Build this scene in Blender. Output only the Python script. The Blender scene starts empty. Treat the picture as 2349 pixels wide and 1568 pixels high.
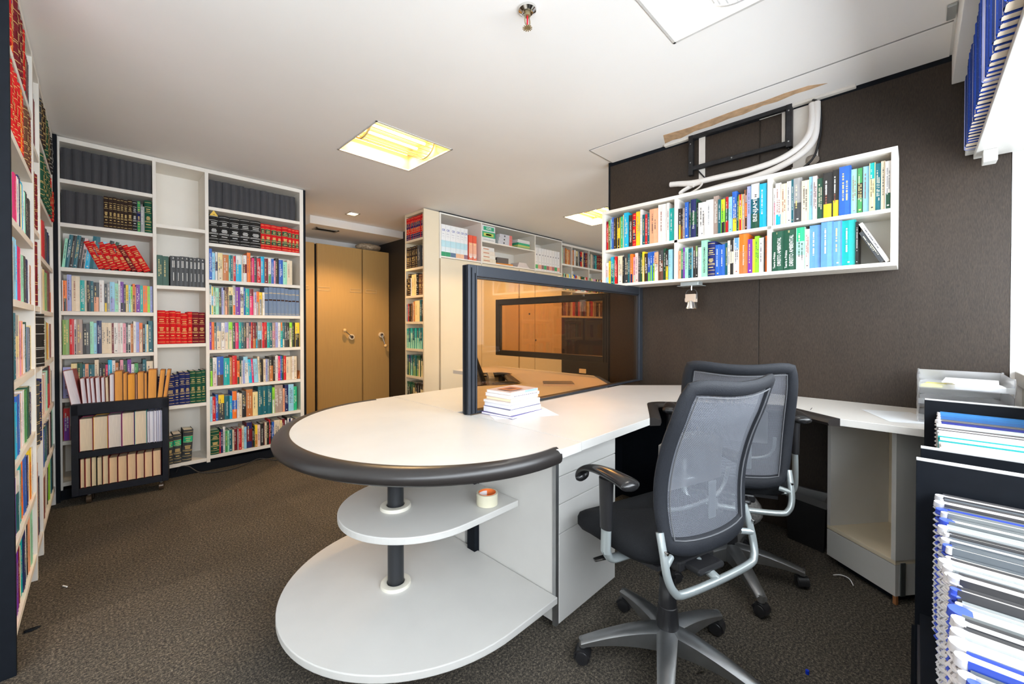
import bpy, math, random, re
from mathutils import Vector, Matrix
random.seed(7)
S = bpy.context.scene
COL = S.collection
R = math.radians
# ------------------------------------------------------------------ camera, world, exposure
cam_d = bpy.data.cameras.new('camera'); cam = bpy.data.objects.new('camera', cam_d); COL.objects.link(cam)
cam.location = (0, 0, 1.15)
cam.rotation_euler = (R(90 - 0.57), 0, R(-45.34))
cam_d.sensor_width = 36; cam_d.lens = 937.5 / 2349 * 36
cam_d.shift_y = -29 / 2349; cam_d.clip_start = .02
S.camera = cam
S.view_settings.view_transform = 'Standard'; S.view_settings.look = 'None'
S.view_settings.gamma = 1; S.view_settings.use_curve_mapping = False
S.view_settings.exposure = 0.58
W = bpy.data.worlds.new('world'); S.world = W; W.use_nodes = True
wn = W.node_tree.nodes; wl = W.node_tree.links
bg = wn['Background']; bg.inputs[0].default_value = (.80, .90, 1, 1); bg.inputs[1].default_value = 3.0
S.cycles.diffuse_bounces = 7
HC = 2.38          # ceiling height

def area(name, loc, rot, sx, sy, power, col, spread=180):
    d = bpy.data.lights.new(name, 'AREA'); d.shape = 'RECTANGLE'; d.size = sx; d.size_y = sy
    d.energy = power; d.color = col; d.spread = R(spread)
    o = bpy.data.objects.new(name, d); o.location = loc; o.rotation_euler = rot; COL.objects.link(o); return o
# daylight coming through the two windows (outside the panes, facing in)
area('window_daylight', (-.25, -.80, 1.42), (R(98), 0, 0), 5.6, .95, 112, (.97, .975, 1))
area('window_daylight', (4.4, -.80, 1.42), (R(98), 0, 0), 2.6, .95, 25, (.90, .95, 1))
LAMPS = [((1.466, 2.60), (1, .66, .32), 29), ((1.49, .475), (1, .93, .84), 6.5), ((4.0, 2.57), (1, .68, .33), 80)]

# ------------------------------------------------------------------ materials
MATS = {}
def mat(name, col, rough=.5, metal=0, noise=0, nscale=60, bump=0, bscale=200, spec=.5, coat=0, stretch=None, emit=None, est=0):
    if name in MATS: return MATS[name]
    m = bpy.data.materials.new(name); m.use_nodes = True; MATS[name] = m
    n = m.node_tree.nodes; l = m.node_tree.links; b = n['Principled BSDF']
    b.inputs['Base Color'].default_value = (*col, 1); b.inputs['Roughness'].default_value = rough
    b.inputs['Metallic'].default_value = metal; b.inputs['Specular IOR Level'].default_value = spec
    b.inputs['Coat Weight'].default_value = coat
    if emit: b.inputs['Emission Color'].default_value = (*emit, 1); b.inputs['Emission Strength'].default_value = est
    tc = n.new('ShaderNodeTexCoord'); src = tc.outputs['Object']
    if stretch:
        mp = n.new('ShaderNodeMapping'); mp.inputs['Scale'].default_value = stretch
        l.new(src, mp.inputs[0]); src = mp.outputs[0]
    if noise:
        t = n.new('ShaderNodeTexNoise'); t.inputs['Scale'].default_value = nscale; t.inputs['Detail'].default_value = 4
        l.new(src, t.inputs['Vector'])
        r = n.new('ShaderNodeValToRGB'); e = r.color_ramp.elements
        e[0].position = .32; e[1].position = .68
        e[0].color = (*[c * (1 - noise) for c in col], 1); e[1].color = (*[min(1, c * (1 + noise)) for c in col], 1)
        l.new(t.outputs[0], r.inputs[0]); l.new(r.outputs[0], b.inputs['Base Color'])
    if bump:
        t = n.new('ShaderNodeTexNoise'); t.inputs['Scale'].default_value = bscale; t.inputs['Detail'].default_value = 3
        l.new(src, t.inputs['Vector']); bp = n.new('ShaderNodeBump'); bp.inputs['Strength'].default_value = bump
        bp.inputs['Distance'].default_value = .002
        l.new(t.outputs[0], bp.inputs['Height']); l.new(bp.outputs[0], b.inputs['Normal'])
    return m

white = mat('white_laminate', (.60, .59, .565), .38, noise=.02, nscale=8)
shelfw = mat('white_shelf_board', (.84, .80, .73), .45, noise=.02, nscale=6)
paint_w = mat('white_wall_paint', (.82, .81, .79), .8, bump=.1, bscale=90)
ceil_m = mat('ceiling_paint', (.90, .885, .86), .85, noise=.015, nscale=2, bump=.06, bscale=60)
beige = mat('beige_laminate', (.52, .335, .125), .38, noise=.03, nscale=4, stretch=(20, 1, 1))
cream = mat('cream_door_laminate', (.76, .66, .49), .42, noise=.02, nscale=5)
blackm = mat('black_paint', (.007, .009, .013), .6, noise=.1, nscale=30, spec=.12)
blackpl = mat('black_plastic', (.018, .018, .020), .35, bump=.15, bscale=500)
blackgl = mat('black_glossy_plastic', (.014, .014, .015), .22)
rubber = mat('black_rubber_edge', (.022, .019, .018), .32, bump=.12, bscale=25)
alu = mat('aluminium', (.42, .43, .44), .34, metal=.9, noise=.05, nscale=30)
silver = mat('silver_paint', (.50, .56, .57), .28, metal=.55)
chrome = mat('chrome', (.75, .74, .72), .12, metal=1)
fabric = mat('black_seat_fabric', (.013, .014, .016), .9, spec=.2, noise=.2, nscale=300, bump=.4, bscale=700)
padm = mat('dark_backrest_padding', (.015, .017, .022), .6, spec=.3, noise=.15, nscale=350, bump=.5, bscale=600)
paper = mat('white_paper', (.86, .86, .86), .7)
framem = mat('dark_aluminium_frame', (.040, .046, .058), .36, metal=.45)
hosem = mat('white_pipe_insulation', (.76, .73, .70), .6, bump=.4, bscale=80)
plaster = mat('rough_white_plaster', (.72, .68, .62), .9, noise=.06, nscale=12, bump=.5, bscale=60)
stainm = mat('bare_tan_plaster', (.58, .38, .22), .9, noise=.2, nscale=25, bump=.4, bscale=60)
copper = mat('brown_wood_block', (.35, .14, .05), .6)

def carpet_mat():
    m = bpy.data.materials.new('speckled_carpet'); m.use_nodes = True
    n = m.node_tree.nodes; l = m.node_tree.links; b = n['Principled BSDF']; b.inputs['Roughness'].default_value = .95
    b.inputs['Specular IOR Level'].default_value = .1
    tc = n.new('ShaderNodeTexCoord')
    t = n.new('ShaderNodeTexNoise'); t.inputs['Scale'].default_value = 120; t.inputs['Detail'].default_value = 8; t.inputs['Roughness'].default_value = .95
    r = n.new('ShaderNodeValToRGB'); e = r.color_ramp.elements
    e[0].position = .38; e[0].color = (.012, .012, .013, 1); e[1].position = .62; e[1].color = (.34, .285, .21, 1)
    x = e.new(.5); x.color = (.058, .052, .045, 1)
    l.new(tc.outputs['Object'], t.inputs['Vector']); l.new(t.outputs[0], r.inputs[0])
    # soft tile-to-tile tone changes (half-metre carpet tiles) and wear clouds
    mp = n.new('ShaderNodeMapping'); mp.inputs['Scale'].default_value = (2, 2, 2); mp.inputs['Location'].default_value = (.28, .3, 0)
    fl = n.new('ShaderNodeVectorMath'); fl.operation = 'FLOOR'; wnz = n.new('ShaderNodeTexWhiteNoise'); wnz.noise_dimensions = '2D'
    l.new(tc.outputs['Object'], mp.inputs[0]); l.new(mp.outputs[0], fl.inputs[0]); l.new(fl.outputs[0], wnz.inputs['Vector'])
    c = n.new('ShaderNodeTexNoise'); c.inputs['Scale'].default_value = 1.6; c.inputs['Detail'].default_value = 4
    l.new(tc.outputs['Object'], c.inputs['Vector'])
    a1 = n.new('ShaderNodeMapRange'); a1.inputs[3].default_value = .88; a1.inputs[4].default_value = 1.08; l.new(wnz.outputs[0], a1.inputs[0])
    a2 = n.new('ShaderNodeMapRange'); a2.inputs[1].default_value = .3; a2.inputs[2].default_value = .7; a2.inputs[3].default_value = .8; a2.inputs[4].default_value = 1.15
    l.new(c.outputs[0], a2.inputs[0])
    mu = n.new('ShaderNodeMath'); mu.operation = 'MULTIPLY'; l.new(a1.outputs[0], mu.inputs[0]); l.new(a2.outputs[0], mu.inputs[1])
    mx = n.new('ShaderNodeVectorMath'); mx.operation = 'SCALE'; l.new(r.outputs[0], mx.inputs[0]); l.new(mu.outputs[0], mx.inputs['Scale'])
    l.new(mx.outputs[0], b.inputs['Base Color'])
    bp = n.new('ShaderNodeBump'); bp.inputs['Strength'].default_value = .25; bp.inputs['Distance'].default_value = .002
    l.new(t.outputs[0], bp.inputs['Height']); l.new(bp.outputs[0], b.inputs['Normal']); return m
carpet = carpet_mat()

def woven_mat():
    """dark brown woven wall panelling: fine vertical threads, light sheen"""
    m = bpy.data.materials.new('dark_woven_panel'); m.use_nodes = True
    n = m.node_tree.nodes; l = m.node_tree.links; b = n['Principled BSDF']; b.inputs['Roughness'].default_value = .42
    b.inputs['Specular IOR Level'].default_value = .32
    tc = n.new('ShaderNodeTexCoord'); mp = n.new('ShaderNodeMapping'); mp.inputs['Scale'].default_value = (1, 420, 60)
    t = n.new('ShaderNodeTexNoise'); t.inputs['Scale'].default_value = 1; t.inputs['Detail'].default_value = 3
    l.new(tc.outputs['Object'], mp.inputs[0]); l.new(mp.outputs[0], t.inputs['Vector'])
    mp2 = n.new('ShaderNodeMapping'); mp2.inputs['Scale'].default_value = (1, 9, 2)
    t2 = n.new('ShaderNodeTexNoise'); t2.inputs['Scale'].default_value = 1; t2.inputs['Detail'].default_value = 2
    l.new(tc.outputs['Object'], mp2.inputs[0]); l.new(mp2.outputs[0], t2.inputs['Vector'])
    ad = n.new('ShaderNodeMath'); ad.operation = 'MULTIPLY_ADD'; ad.inputs[1].default_value = .25; l.new(t2.outputs[0], ad.inputs[0]); l.new(t.outputs[0], ad.inputs[2])
    r = n.new('ShaderNodeValToRGB'); e = r.color_ramp.elements
    e[0].position = .35; e[0].color = (.018, .013, .010, 1); e[1].position = .9; e[1].color = (.055, .039, .028, 1)
    l.new(ad.outputs[0], r.inputs[0]); l.new(r.outputs[0], b.inputs['Base Color'])
    bp = n.new('ShaderNodeBump'); bp.inputs['Strength'].default_value = .35; bp.inputs['Distance'].default_value = .001
    l.new(t.outputs[0], bp.inputs['Height']); l.new(bp.outputs[0], b.inputs['Normal']); return m
woven = woven_mat()

def glass_mat(name, tint, refl=1.0, base=.04, rough=0):
    """thin pane: tinted see-through plus a Fresnel reflection"""
    m = bpy.data.materials.new(name); m.use_nodes = True; n = m.node_tree.nodes; l = m.node_tree.links
    n.remove(n['Principled BSDF']); out = n['Material Output']
    tr = n.new('ShaderNodeBsdfTransparent'); tr.inputs[0].default_value = (*tint, 1)
    gl = n.new('ShaderNodeBsdfGlossy'); gl.inputs['Roughness'].default_value = rough; gl.inputs[0].default_value = (1, 1, 1, 1)
    lw = n.new('ShaderNodeLayerWeight'); lw.inputs[0].default_value = .5     # symmetric on both faces of the pane
    fr = n.new('ShaderNodeMath'); fr.operation = 'POWER'; fr.inputs[1].default_value = 4; l.new(lw.outputs['Facing'], fr.inputs[0])
    mu = n.new('ShaderNodeMath'); mu.operation = 'MULTIPLY_ADD'; mu.inputs[1].default_value = refl; mu.inputs[2].default_value = base
    mu.use_clamp = True; l.new(fr.outputs[0], mu.inputs[0])
    mx = n.new('ShaderNodeMixShader'); l.new(mu.outputs[0], mx.inputs[0]); l.new(tr.outputs[0], mx.inputs[1]); l.new(gl.outputs[0], mx.inputs[2])
    l.new(mx.outputs[0], out.inputs[0]); return m
bronze = glass_mat('bronze_glass', (.86, .71, .52), .6, .045)
clearp = glass_mat('clear_plastic', (.93, .94, .96), .8, .26, .30)
winglass = glass_mat('window_glass', (.96, .98, .99), .6, .03)
bagm = glass_mat('clear_wrinkled_plastic', (.80, .80, .80), .7, .12, .18)

def netting():
    m = bpy.data.materials.new('grey_chair_mesh'); m.use_nodes = True; n = m.node_tree.nodes; l = m.node_tree.links
    b = n['Principled BSDF']; b.inputs['Base Color'].default_value = (.15, .16, .185, 1); b.inputs['Roughness'].default_value = .5
    out = n['Material Output']; uv = n.new('ShaderNodeUVMap'); uv.uv_map = 'uv'
    mp = n.new('ShaderNodeMapping'); mp.inputs['Scale'].default_value = (115, 135, 1); mp.inputs['Rotation'].default_value = (0, 0, R(45))
    fr = n.new('ShaderNodeVectorMath'); fr.operation = 'FRACTION'
    sb = n.new('ShaderNodeVectorMath'); sb.operation = 'SUBTRACT'; sb.inputs[1].default_value = (.5, .5, 0)
    ln = n.new('ShaderNodeVectorMath'); ln.operation = 'LENGTH'
    lt = n.new('ShaderNodeMath'); lt.operation = 'LESS_THAN'; lt.inputs[1].default_value = .31
    l.new(uv.outputs[0], mp.inputs[0]); l.new(mp.outputs[0], fr.inputs[0]); l.new(fr.outputs[0], sb.inputs[0]); l.new(sb.outputs[0], ln.inputs[0]); l.new(ln.outputs['Value'], lt.inputs[0])
    tr = n.new('ShaderNodeBsdfTransparent'); mx = n.new('ShaderNodeMixShader')
    l.new(lt.outputs[0], mx.inputs[0]); l.new(b.outputs[0], mx.inputs[1]); l.new(tr.outputs[0], mx.inputs[2]); l.new(mx.outputs[0], out.inputs[0]); return m
netm = netting()

def vcol_mat(name, rough, bump=0, spec=.5):
    """printed cover: the colours of cover, bands and lettering sit in the mesh"""
    m = bpy.data.materials.new(name); m.use_nodes = True; n = m.node_tree.nodes; l = m.node_tree.links
    b = n['Principled BSDF']; b.inputs['Roughness'].default_value = rough; b.inputs['Specular IOR Level'].default_value = spec
    a = n.new('ShaderNodeAttribute'); a.attribute_name = 'Col'
    tc = n.new('ShaderNodeTexCoord'); t = n.new('ShaderNodeTexNoise'); t.inputs['Scale'].default_value = 45; t.inputs['Detail'].default_value = 3
    mr = n.new('ShaderNodeMapRange'); mr.inputs[3].default_value = .88; mr.inputs[4].default_value = 1.1
    sc = n.new('ShaderNodeVectorMath'); sc.operation = 'SCALE'
    l.new(tc.outputs['Object'], t.inputs['Vector']); l.new(t.outputs[0], mr.inputs[0]); l.new(a.outputs['Color'], sc.inputs[0]); l.new(mr.outputs[0], sc.inputs['Scale'])
    l.new(sc.outputs[0], b.inputs['Base Color'])
    if bump:
        bp = n.new('ShaderNodeBump'); bp.inputs['Strength'].default_value = bump; bp.inputs['Distance'].default_value = .001
        t3 = n.new('ShaderNodeTexNoise'); t3.inputs['Scale'].default_value = 300; l.new(tc.outputs['Object'], t3.inputs['Vector'])
        l.new(t3.outputs[0], bp.inputs['Height']); l.new(bp.outputs[0], b.inputs['Normal'])
    return m
cover_m = vcol_mat('printed_cover', .42)
cloth_m = vcol_mat('cloth_cover', .75, .5, .3)

# ------------------------------------------------------------------ mesh building
class MB:
    def __init__(s): s.v = []; s.f = []; s.c = []; s.m = []; s.uv = None
    def quad(s, pts, c=None, m=0):
        i = len(s.v); s.v += [tuple(p) for p in pts]; s.f.append(tuple(range(i, i + len(pts)))); s.c.append(c); s.m.append(m)
    def box(s, a, b, c=None, m=0, T=None):
        x0, x1 = sorted((a[0], b[0])); y0, y1 = sorted((a[1], b[1])); z0, z1 = sorted((a[2], b[2]))
        P = [(x0, y0, z0), (x1, y0, z0), (x1, y1, z0), (x0, y1, z0), (x0, y0, z1), (x1, y0, z1), (x1, y1, z1), (x0, y1, z1)]
        if T: P = [tuple(T @ Vector(p)) for p in P]
        i = len(s.v); s.v += P
        for f in ((0, 3, 2, 1), (4, 5, 6, 7), (0, 1, 5, 4), (1, 2, 6, 5), (2, 3, 7, 6), (3, 0, 4, 7)):
            s.f.append(tuple(i + k for k in f)); s.c.append(c); s.m.append(m)
        return s
    def loft(s, secs, c=None, m=0, caps=True, closed=False):
        n = len(secs[0]); b = len(s.v)
        for q in secs: s.v += [tuple(p) for p in q]
        L = len(secs)
        for k in range(L if closed else L - 1):
            a0 = b + k * n; a1 = b + ((k + 1) % L) * n
            for j in range(n):
                j2 = (j + 1) % n; s.f.append((a0 + j, a0 + j2, a1 + j2, a1 + j)); s.c.append(c); s.m.append(m)
        if caps and not closed:
            s.f.append(tuple(reversed(range(b, b + n)))); s.c.append(c); s.m.append(m)
            s.f.append(tuple(range(b + (L - 1) * n, b + L * n))); s.c.append(c); s.m.append(m)
        return s
    def tube(s, pts, r, seg=10, m=0, smooth=6, closed=False, c=None, flat=None):
        P = [Vector(p) for p in pts]
        if smooth > 1 and len(P) > 2:
            Q = []; n = len(P)
            for i in range(n if closed else n - 1):
                p0 = P[(i - 1) % n] if (closed or i > 0) else P[0]; p1 = P[i]; p2 = P[(i + 1) % n]
                p3 = P[(i + 2) % n] if (closed or i + 2 < n) else P[-1]
                for k in range(smooth):
                    t = k / smooth
                    Q.append(.5 * ((2 * p1) + (p2 - p0) * t + (2 * p0 - 5 * p1 + 4 * p2 - p3) * t * t + (3 * p1 - p0 - 3 * p2 + p3) * t ** 3))
            if not closed: Q.append(P[-1])
            P = Q
        secs = []; up = None
        for i, p in enumerate(P):
            a = P[i - 1] if (i > 0 or closed) else P[i]; bq = P[(i + 1) % len(P)] if (i + 1 < len(P) or closed) else P[i]
            d = (bq - a).normalized()
            if up is None:
                up = Vector((0, 0, 1)) if abs(d.z) < .95 else Vector((1, 0, 0))
            sd = d.cross(up).normalized(); up = sd.cross(d).normalized()
            rr = r[min(len(r) - 1, int(i * len(r) / len(P)))] if isinstance(r, (list, tuple)) else r
            if callable(r): rr = r(i / (len(P) - 1))
            f1, f2 = flat or (1, 1)
            secs.append([p + (sd * math.cos(2 * math.pi * j / seg) * f1 + up * math.sin(2 * math.pi * j / seg) * f2) * rr for j in range(seg)])
        return s.loft(secs, c, m, True, closed)
    def cyl(s, c0, c1, r0, r1=None, seg=24, m=0, c=None):
        return s.tube([c0, c1], (lambda t: r0 + ((r1 if r1 is not None else r0) - r0) * t), seg, m, 1, c=c)
    def lathe(s, prof, ctr=(0, 0, 0), seg=24, m=0, c=None, caps=False):
        secs = [[(ctr[0] + r * math.cos(2 * math.pi * j / seg), ctr[1] + r * math.sin(2 * math.pi * j / seg), ctr[2] + z) for j in range(seg)] for r, z in prof]
        return s.loft(secs, c, m, caps)
    def poly(s, pts, z0, z1, c=None, m=0):
        """prism over a 2D outline"""
        n = len(pts); b = len(s.v); s.v += [(x, y, z0) for x, y in pts] + [(x, y, z1) for x, y in pts]
        ar = sum(pts[i][0] * pts[(i + 1) % n][1] - pts[(i + 1) % n][0] * pts[i][1] for i in range(n))
        lo = tuple(range(b, b + n)); hi = tuple(range(b + n, b + 2 * n))
        s.f.append(lo[::-1] if ar > 0 else lo); s.f.append(hi if ar > 0 else hi[::-1]); s.c += [c, c]; s.m += [m, m]
        for i in range(n):
            j = (i + 1) % n; q = (b + i, b + j, b + n + j, b + n + i)
            s.f.append(q if ar > 0 else q[::-1]); s.c.append(c); s.m.append(m)
        return s
    def build(s, name, mats, parent=None, smooth=False, bevel=0, kind=None, T=None, sub=0):
        me = bpy.data.meshes.new(name); me.from_pydata(s.v, [], s.f); me.update()
        if not isinstance(mats, (list, tuple)): mats = [mats]
        for q in mats: me.materials.append(q)
        if len(mats) > 1: me.polygons.foreach_set('material_index', s.m)
        if any(c is not None for c in s.c):
            at = me.color_attributes.new('Col', 'FLOAT_COLOR', 'CORNER'); d = []
            for p, c in zip(me.polygons, s.c): d += list((*(c or (.5, .5, .5)), 1)) * p.loop_total
            at.data.foreach_set('color', d)
        if s.uv:
            u = me.uv_layers.new(name='uv'); dd = []
            for lp in me.loops: dd += list(s.uv[lp.vertex_index])
            u.data.foreach_set('uv', dd)
        if smooth: me.polygons.foreach_set('use_smooth', [True] * len(me.polygons))
        o = bpy.data.objects.new(name, me); COL.objects.link(o)
        if bevel:
            b = o.modifiers.new('bevel', 'BEVEL'); b.width = bevel; b.segments = 2; b.limit_method = 'ANGLE'
        if sub:
            b = o.modifiers.new('sub', 'SUBSURF'); b.levels = sub; b.render_levels = sub
        if T is not None: o.matrix_world = T
        if parent: o.parent = parent
        if kind: o['kind'] = kind
        if smooth and not sub and len(me.polygons) < 60000:
            try: me.set_sharp_from_angle(angle=R(38))
            except Exception: pass
        return o

def B(a, b): return MB().box(a, b)
def tag(o, label, cat, group=None):
    o['label'] = label; o['category'] = cat
    if group: o['group'] = group
    return o
def thing(name, label, cat, loc=(0, 0, 0), rz=0, group=None):
    o = bpy.data.objects.new(name, None); COL.objects.link(o); o.empty_display_size = .05
    o.location = loc; o.rotation_euler = (0, 0, rz); return tag(o, label, cat, group)
def copy_tree(o, parent=None):
    c = o.copy(); COL.objects.link(c); c.parent = parent
    for ch in list(o.children): copy_tree(ch, c)
    return c
def text_mesh(txt, size, material, name='title', parent=None, M=None, extrude=0, ww=1.0, bold=0):
    cu = bpy.data.curves.new(name, 'FONT'); cu.body = txt; cu.size = size; cu.align_x = 'CENTER'; cu.align_y = 'CENTER'
    cu.offset = bold; cu.extrude = extrude
    t = bpy.data.objects.new(name, cu); COL.objects.link(t)
    dg = bpy.context.evaluated_depsgraph_get(); me = bpy.data.meshes.new_from_object(t.evaluated_get(dg))
    COL.objects.unlink(t); bpy.data.objects.remove(t)
    me.materials.clear(); me.materials.append(material)
    o = bpy.data.objects.new(name, me); COL.objects.link(o)
    if parent: o.parent = parent
    if M is not None: o.matrix_local = M @ Matrix.Diagonal((ww, 1, 1, 1))
    return o
# ------------------------------------------------------------------ the room
XR, YW = 2.735, -.66       # dark wall plane, window wall plane
def struct(name, mb, m, **k): return mb.build(name, m, kind='structure', **k)
struct('floor', B((-3.1, -.9, -.1), (6.4, 5.8, 0)), carpet)
# ceiling with square openings for the recessed lamps
HS = .286
def ceiling():
    mb = MB(); holes = [(p[0] - HS, p[0] + HS, p[1] - HS, p[1] + HS) for p, _, _ in LAMPS] + [(1.92, 2.04, 4.37, 4.49)]
    X = sorted({-3.1, 6.4, *[h[0] for h in holes], *[h[1] for h in holes]}); Y = sorted({-.9, 5.8, *[h[2] for h in holes], *[h[3] for h in holes]})
    for i in range(len(X) - 1):
        for j in range(len(Y) - 1):
            cx, cy = (X[i] + X[i + 1]) / 2, (Y[j] + Y[j + 1]) / 2
            if any(h[0] < cx < h[1] and h[2] < cy < h[3] for h in holes): continue
            mb.quad([(X[i], Y[j], HC), (X[i], Y[j + 1], HC), (X[i + 1], Y[j + 1], HC), (X[i + 1], Y[j], HC)])
    for a, b, c, d in holes:
        for p, q in (((a, c), (b, c)), ((b, c), (b, d)), ((b, d), (a, d)), ((a, d), (a, c))):
            mb.quad([(p[0], p[1], HC), (q[0], q[1], HC), (q[0], q[1], HC + .2), (p[0], p[1], HC + .2)])
    mb.box((-3.1, -.9, HC + .2), (6.4, 5.8, HC + .25)); return struct('ceiling', mb, ceil_m)
ceiling()
def patch():
    mb = MB(); mb.box((2.435, -.10, HC - .006), (XR, 1.635, HC + .002)); o = struct('trim_1', mb, ceil_m, bevel=.002)
    st = [(2.569, 1.166), (2.585, 1.0), (2.565, .86), (2.56, .709), (2.563, .6), (2.556, .502), (2.565, .40), (2.60, .327), (2.61, .40), (2.60, .46), (2.625, .55), (2.615, .616), (2.64, .72), (2.63, .80), (2.66, .90), (2.655, 1.0), (2.685, 1.10), (2.67, 1.15), (2.69, 1.21)]
    m2 = MB(); m2.poly([(x + random.uniform(-.006, .006), y) for x, y in st], HC - .0075, HC - .006); m2.build('bare_plaster_stain', stainm, o)
    m3 = MB(); m3.box((2.705, .225, HC - .02), (XR, 1.225, HC - .006)); m3.build('ragged_plaster_edge', plaster, o, bevel=.003)
    dk = MB(); dk.box((2.431, -.10, HC - .004), (2.435, 1.635, HC)); dk.box((2.431, 1.635, HC - .005), (XR, 1.641, HC)); dk.build('seam_shadow_gap', mat('grey_gap', (.28, .28, .27), .8), o)
patch()
# dark panelled wall on the right; three panels with dark seams
def wall_right():
    mb = MB()
    for a, b in ((-.285, .655), (.662, 1.66)): mb.box((XR, a, 0), (XR + .09, b, HC - .028))
    mb.box((XR + .006, -.28, 0), (XR + .085, 1.655, HC))
    o = struct('wall_right', mb, woven, bevel=.001)
    m = MB(); m.box((XR - .001, -.285, HC - .03), (XR + .08, 1.66, HC - .002)); m.box((XR - .004, 1.655, 0), (XR + .094, 1.668, HC)); m.build('edge_strip', blackm, o)
wall_right()
struct('wall_left', B((-.62, 2.09, 0), (-.52, 5.5, HC)), paint_w)
struct('wall_side', B((-3.1, 2.09, 0), (-.62, 2.19, HC)), paint_w)
struct('wall_end', B((-3.1, -.8, 0), (-3.0, 2.09, HC)), paint_w)
struct('wall_back', B((-.6, 4.28, 0), (1.33, 4.36, HC)), paint_w)
struct('wall_corridor_left', B((1.25, 4.36, 0), (1.33, 5.3, HC)), paint_w)
struct('wall_corridor_back', B((1.2, 5.62, 0), (2.95, 5.7, HC)), paint_w)
struct('wall_corridor_right', B((2.83, 4.10, 0), (2.92, 5.62, HC)), mat('dark_corridor_paint', (.018, .014, .012), .5))
struct('wall_far', B((2.92, 4.12, 0), (6.4, 4.2, HC)), paint_w)
struct('wall_far_right', B((6.1, -.8, 0), (6.2, 4.2, HC)), paint_w)
def wall_window():
    mb = MB(); y0, y1 = YW - .12, YW
    mb.box((-3.1, y0, 0), (6.2, y1, .95)); mb.box((-3.1, y0, 1.88), (6.2, y1, HC))
    for a, b in ((-3.1, -2.95), (2.45, 3.1), (5.7, 6.2)): mb.box((a, y0, .95), (b, y1, 1.88))
    struct('wall_window', mb, paint_w)
    for k, (a, b) in enumerate(((-2.95, 2.45), (3.1, 5.7))):
        m = MB(); 
        for x0, x1, z0, z1 in ((a, b, .95, .99), (a, b, 1.84, 1.88), (a, a + .04, .99, 1.84), (b - .04, b, .99, 1.84), ((a + b) / 2 - .02, (a + b) / 2 + .02, .99, 1.84), (a + (b - a) / 4 - .012, a + (b - a) / 4 + .012, .99, 1.84), (b - (b - a) / 4 - .012, b - (b - a) / 4 + .012, .99, 1.84)):
            m.box((x0, YW - .08, z0), (x1, YW - .04, z1))
        f = struct(f'window_{k+1}', m, white, bevel=.002)
        B((a + .03, YW - .062, .98), (b - .03, YW - .058, 1.85)).build('window_pane', winglass, f)
    # white window reveal next to the dark wall and the sill box below it
    struct('wall_reveal', B((XR + .002, YW, 0), (XR + .1, -.287, HC)), paint_w)
    s = MB(); s.box((1.9, YW, .90), (XR, -.30, .955)); s.box((2.2, YW, 0), (XR, -.32, .90)); struct('trim_2', s, white, bevel=.003)
wall_window()
# dropped beam along the window side and bulkhead at the corridor
struct('trim_3', B((-3.0, YW, 2.243), (XR, -.108, HC)), paint_w, bevel=.002)
struct('trim_4', B((1.665, 4.81, 2.29), (2.83, 5.62, HC)), paint_w, bevel=.002)
# small grey slot beside the beam
tag(B((2.30, -.104, HC - .012), (2.40, -.078, HC - .001)).build('ceiling_slot', mat('grey_metal_slot', (.45, .48, .48), .4, .5), bevel=.002), 'short grey metal slot in the ceiling beside the window-side beam', 'vent')
# half-height partition continuing the dark wall, glazed on top
def glazed(name, label, x0, y0, x1, y1, zb, zt, post=.05, low=None, foot=None):
    """framed glass screen between two points"""
    t = thing(name, label, 'partition', (x0, y0, 0))
    L = math.hypot(x1 - x0, y1 - y0); A = math.atan2(y1 - y0, x1 - x0)
    t.rotation_euler = (0, 0, A); d = .022
    f = MB(); f.box((0, -d, zb), (post, d, zt)); f.box((L - post, -d, zb), (L, d, zt)); f.box((post, -d, zt - post), (L - post, d, zt)); f.box((post, -d, zb), (L - post, d, zb + (.012 if foot else .05)))
    f.build('frame', framem, t, bevel=.003)
    g = MB()   # grooves of the extrusion on both faces
    for s in (-1, 1):
        g.box((.014, s * (d + .0005) - .002, zb + .004), (.019, s * (d + .0005) + .002, zt - .014)); g.box((.036, s * (d + .0005) - .002, zb + .004), (.040, s * (d + .0005) + .002, zt - .036))
    g.box((-.003, -.008, zb), (.0, .008, zt - .004))
    g.build('frame_groove', blackm, t)
    b = MB(); z = zb + (.012 if foot else .05)
    b.box((post, -.012, z), (post + .008, .012, zt - post)); b.box((L - post - .008, -.012, z), (L - post, .012, zt - post)); b.box((post, -.012, zt - post - .008), (L - post, .012, zt - post))
    b.build('glazing_bead', blackpl, t)
    B((post + .001, -.003, z), (L - post - .001, .003, zt - post - .001)).build('pane', bronze, t)
    if low: B((0, -.02, low), (L, .02, zb)).build('lower_panel', mat('near_black_panel', (.016, .014, .014), .4), t)
    return t
glazed('glass_partition', 'black-framed bronze glass screen standing across the white desks', 1.135, 1.41, XR, 1.41, .757, 1.417, foot=1)
glazed('glass_partition', 'low dark partition with glass top behind the far desk, continuing the dark wall', XR + .022, 1.67, XR + .022, 2.93, .86, 1.40, low=.0)
m = MB(); m.box((1.165, 1.385, .02), (1.205, 1.435, .725)); tag(m.build('support_post', blackm), 'black square post under the desk below the glass screen', 'post')

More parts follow.
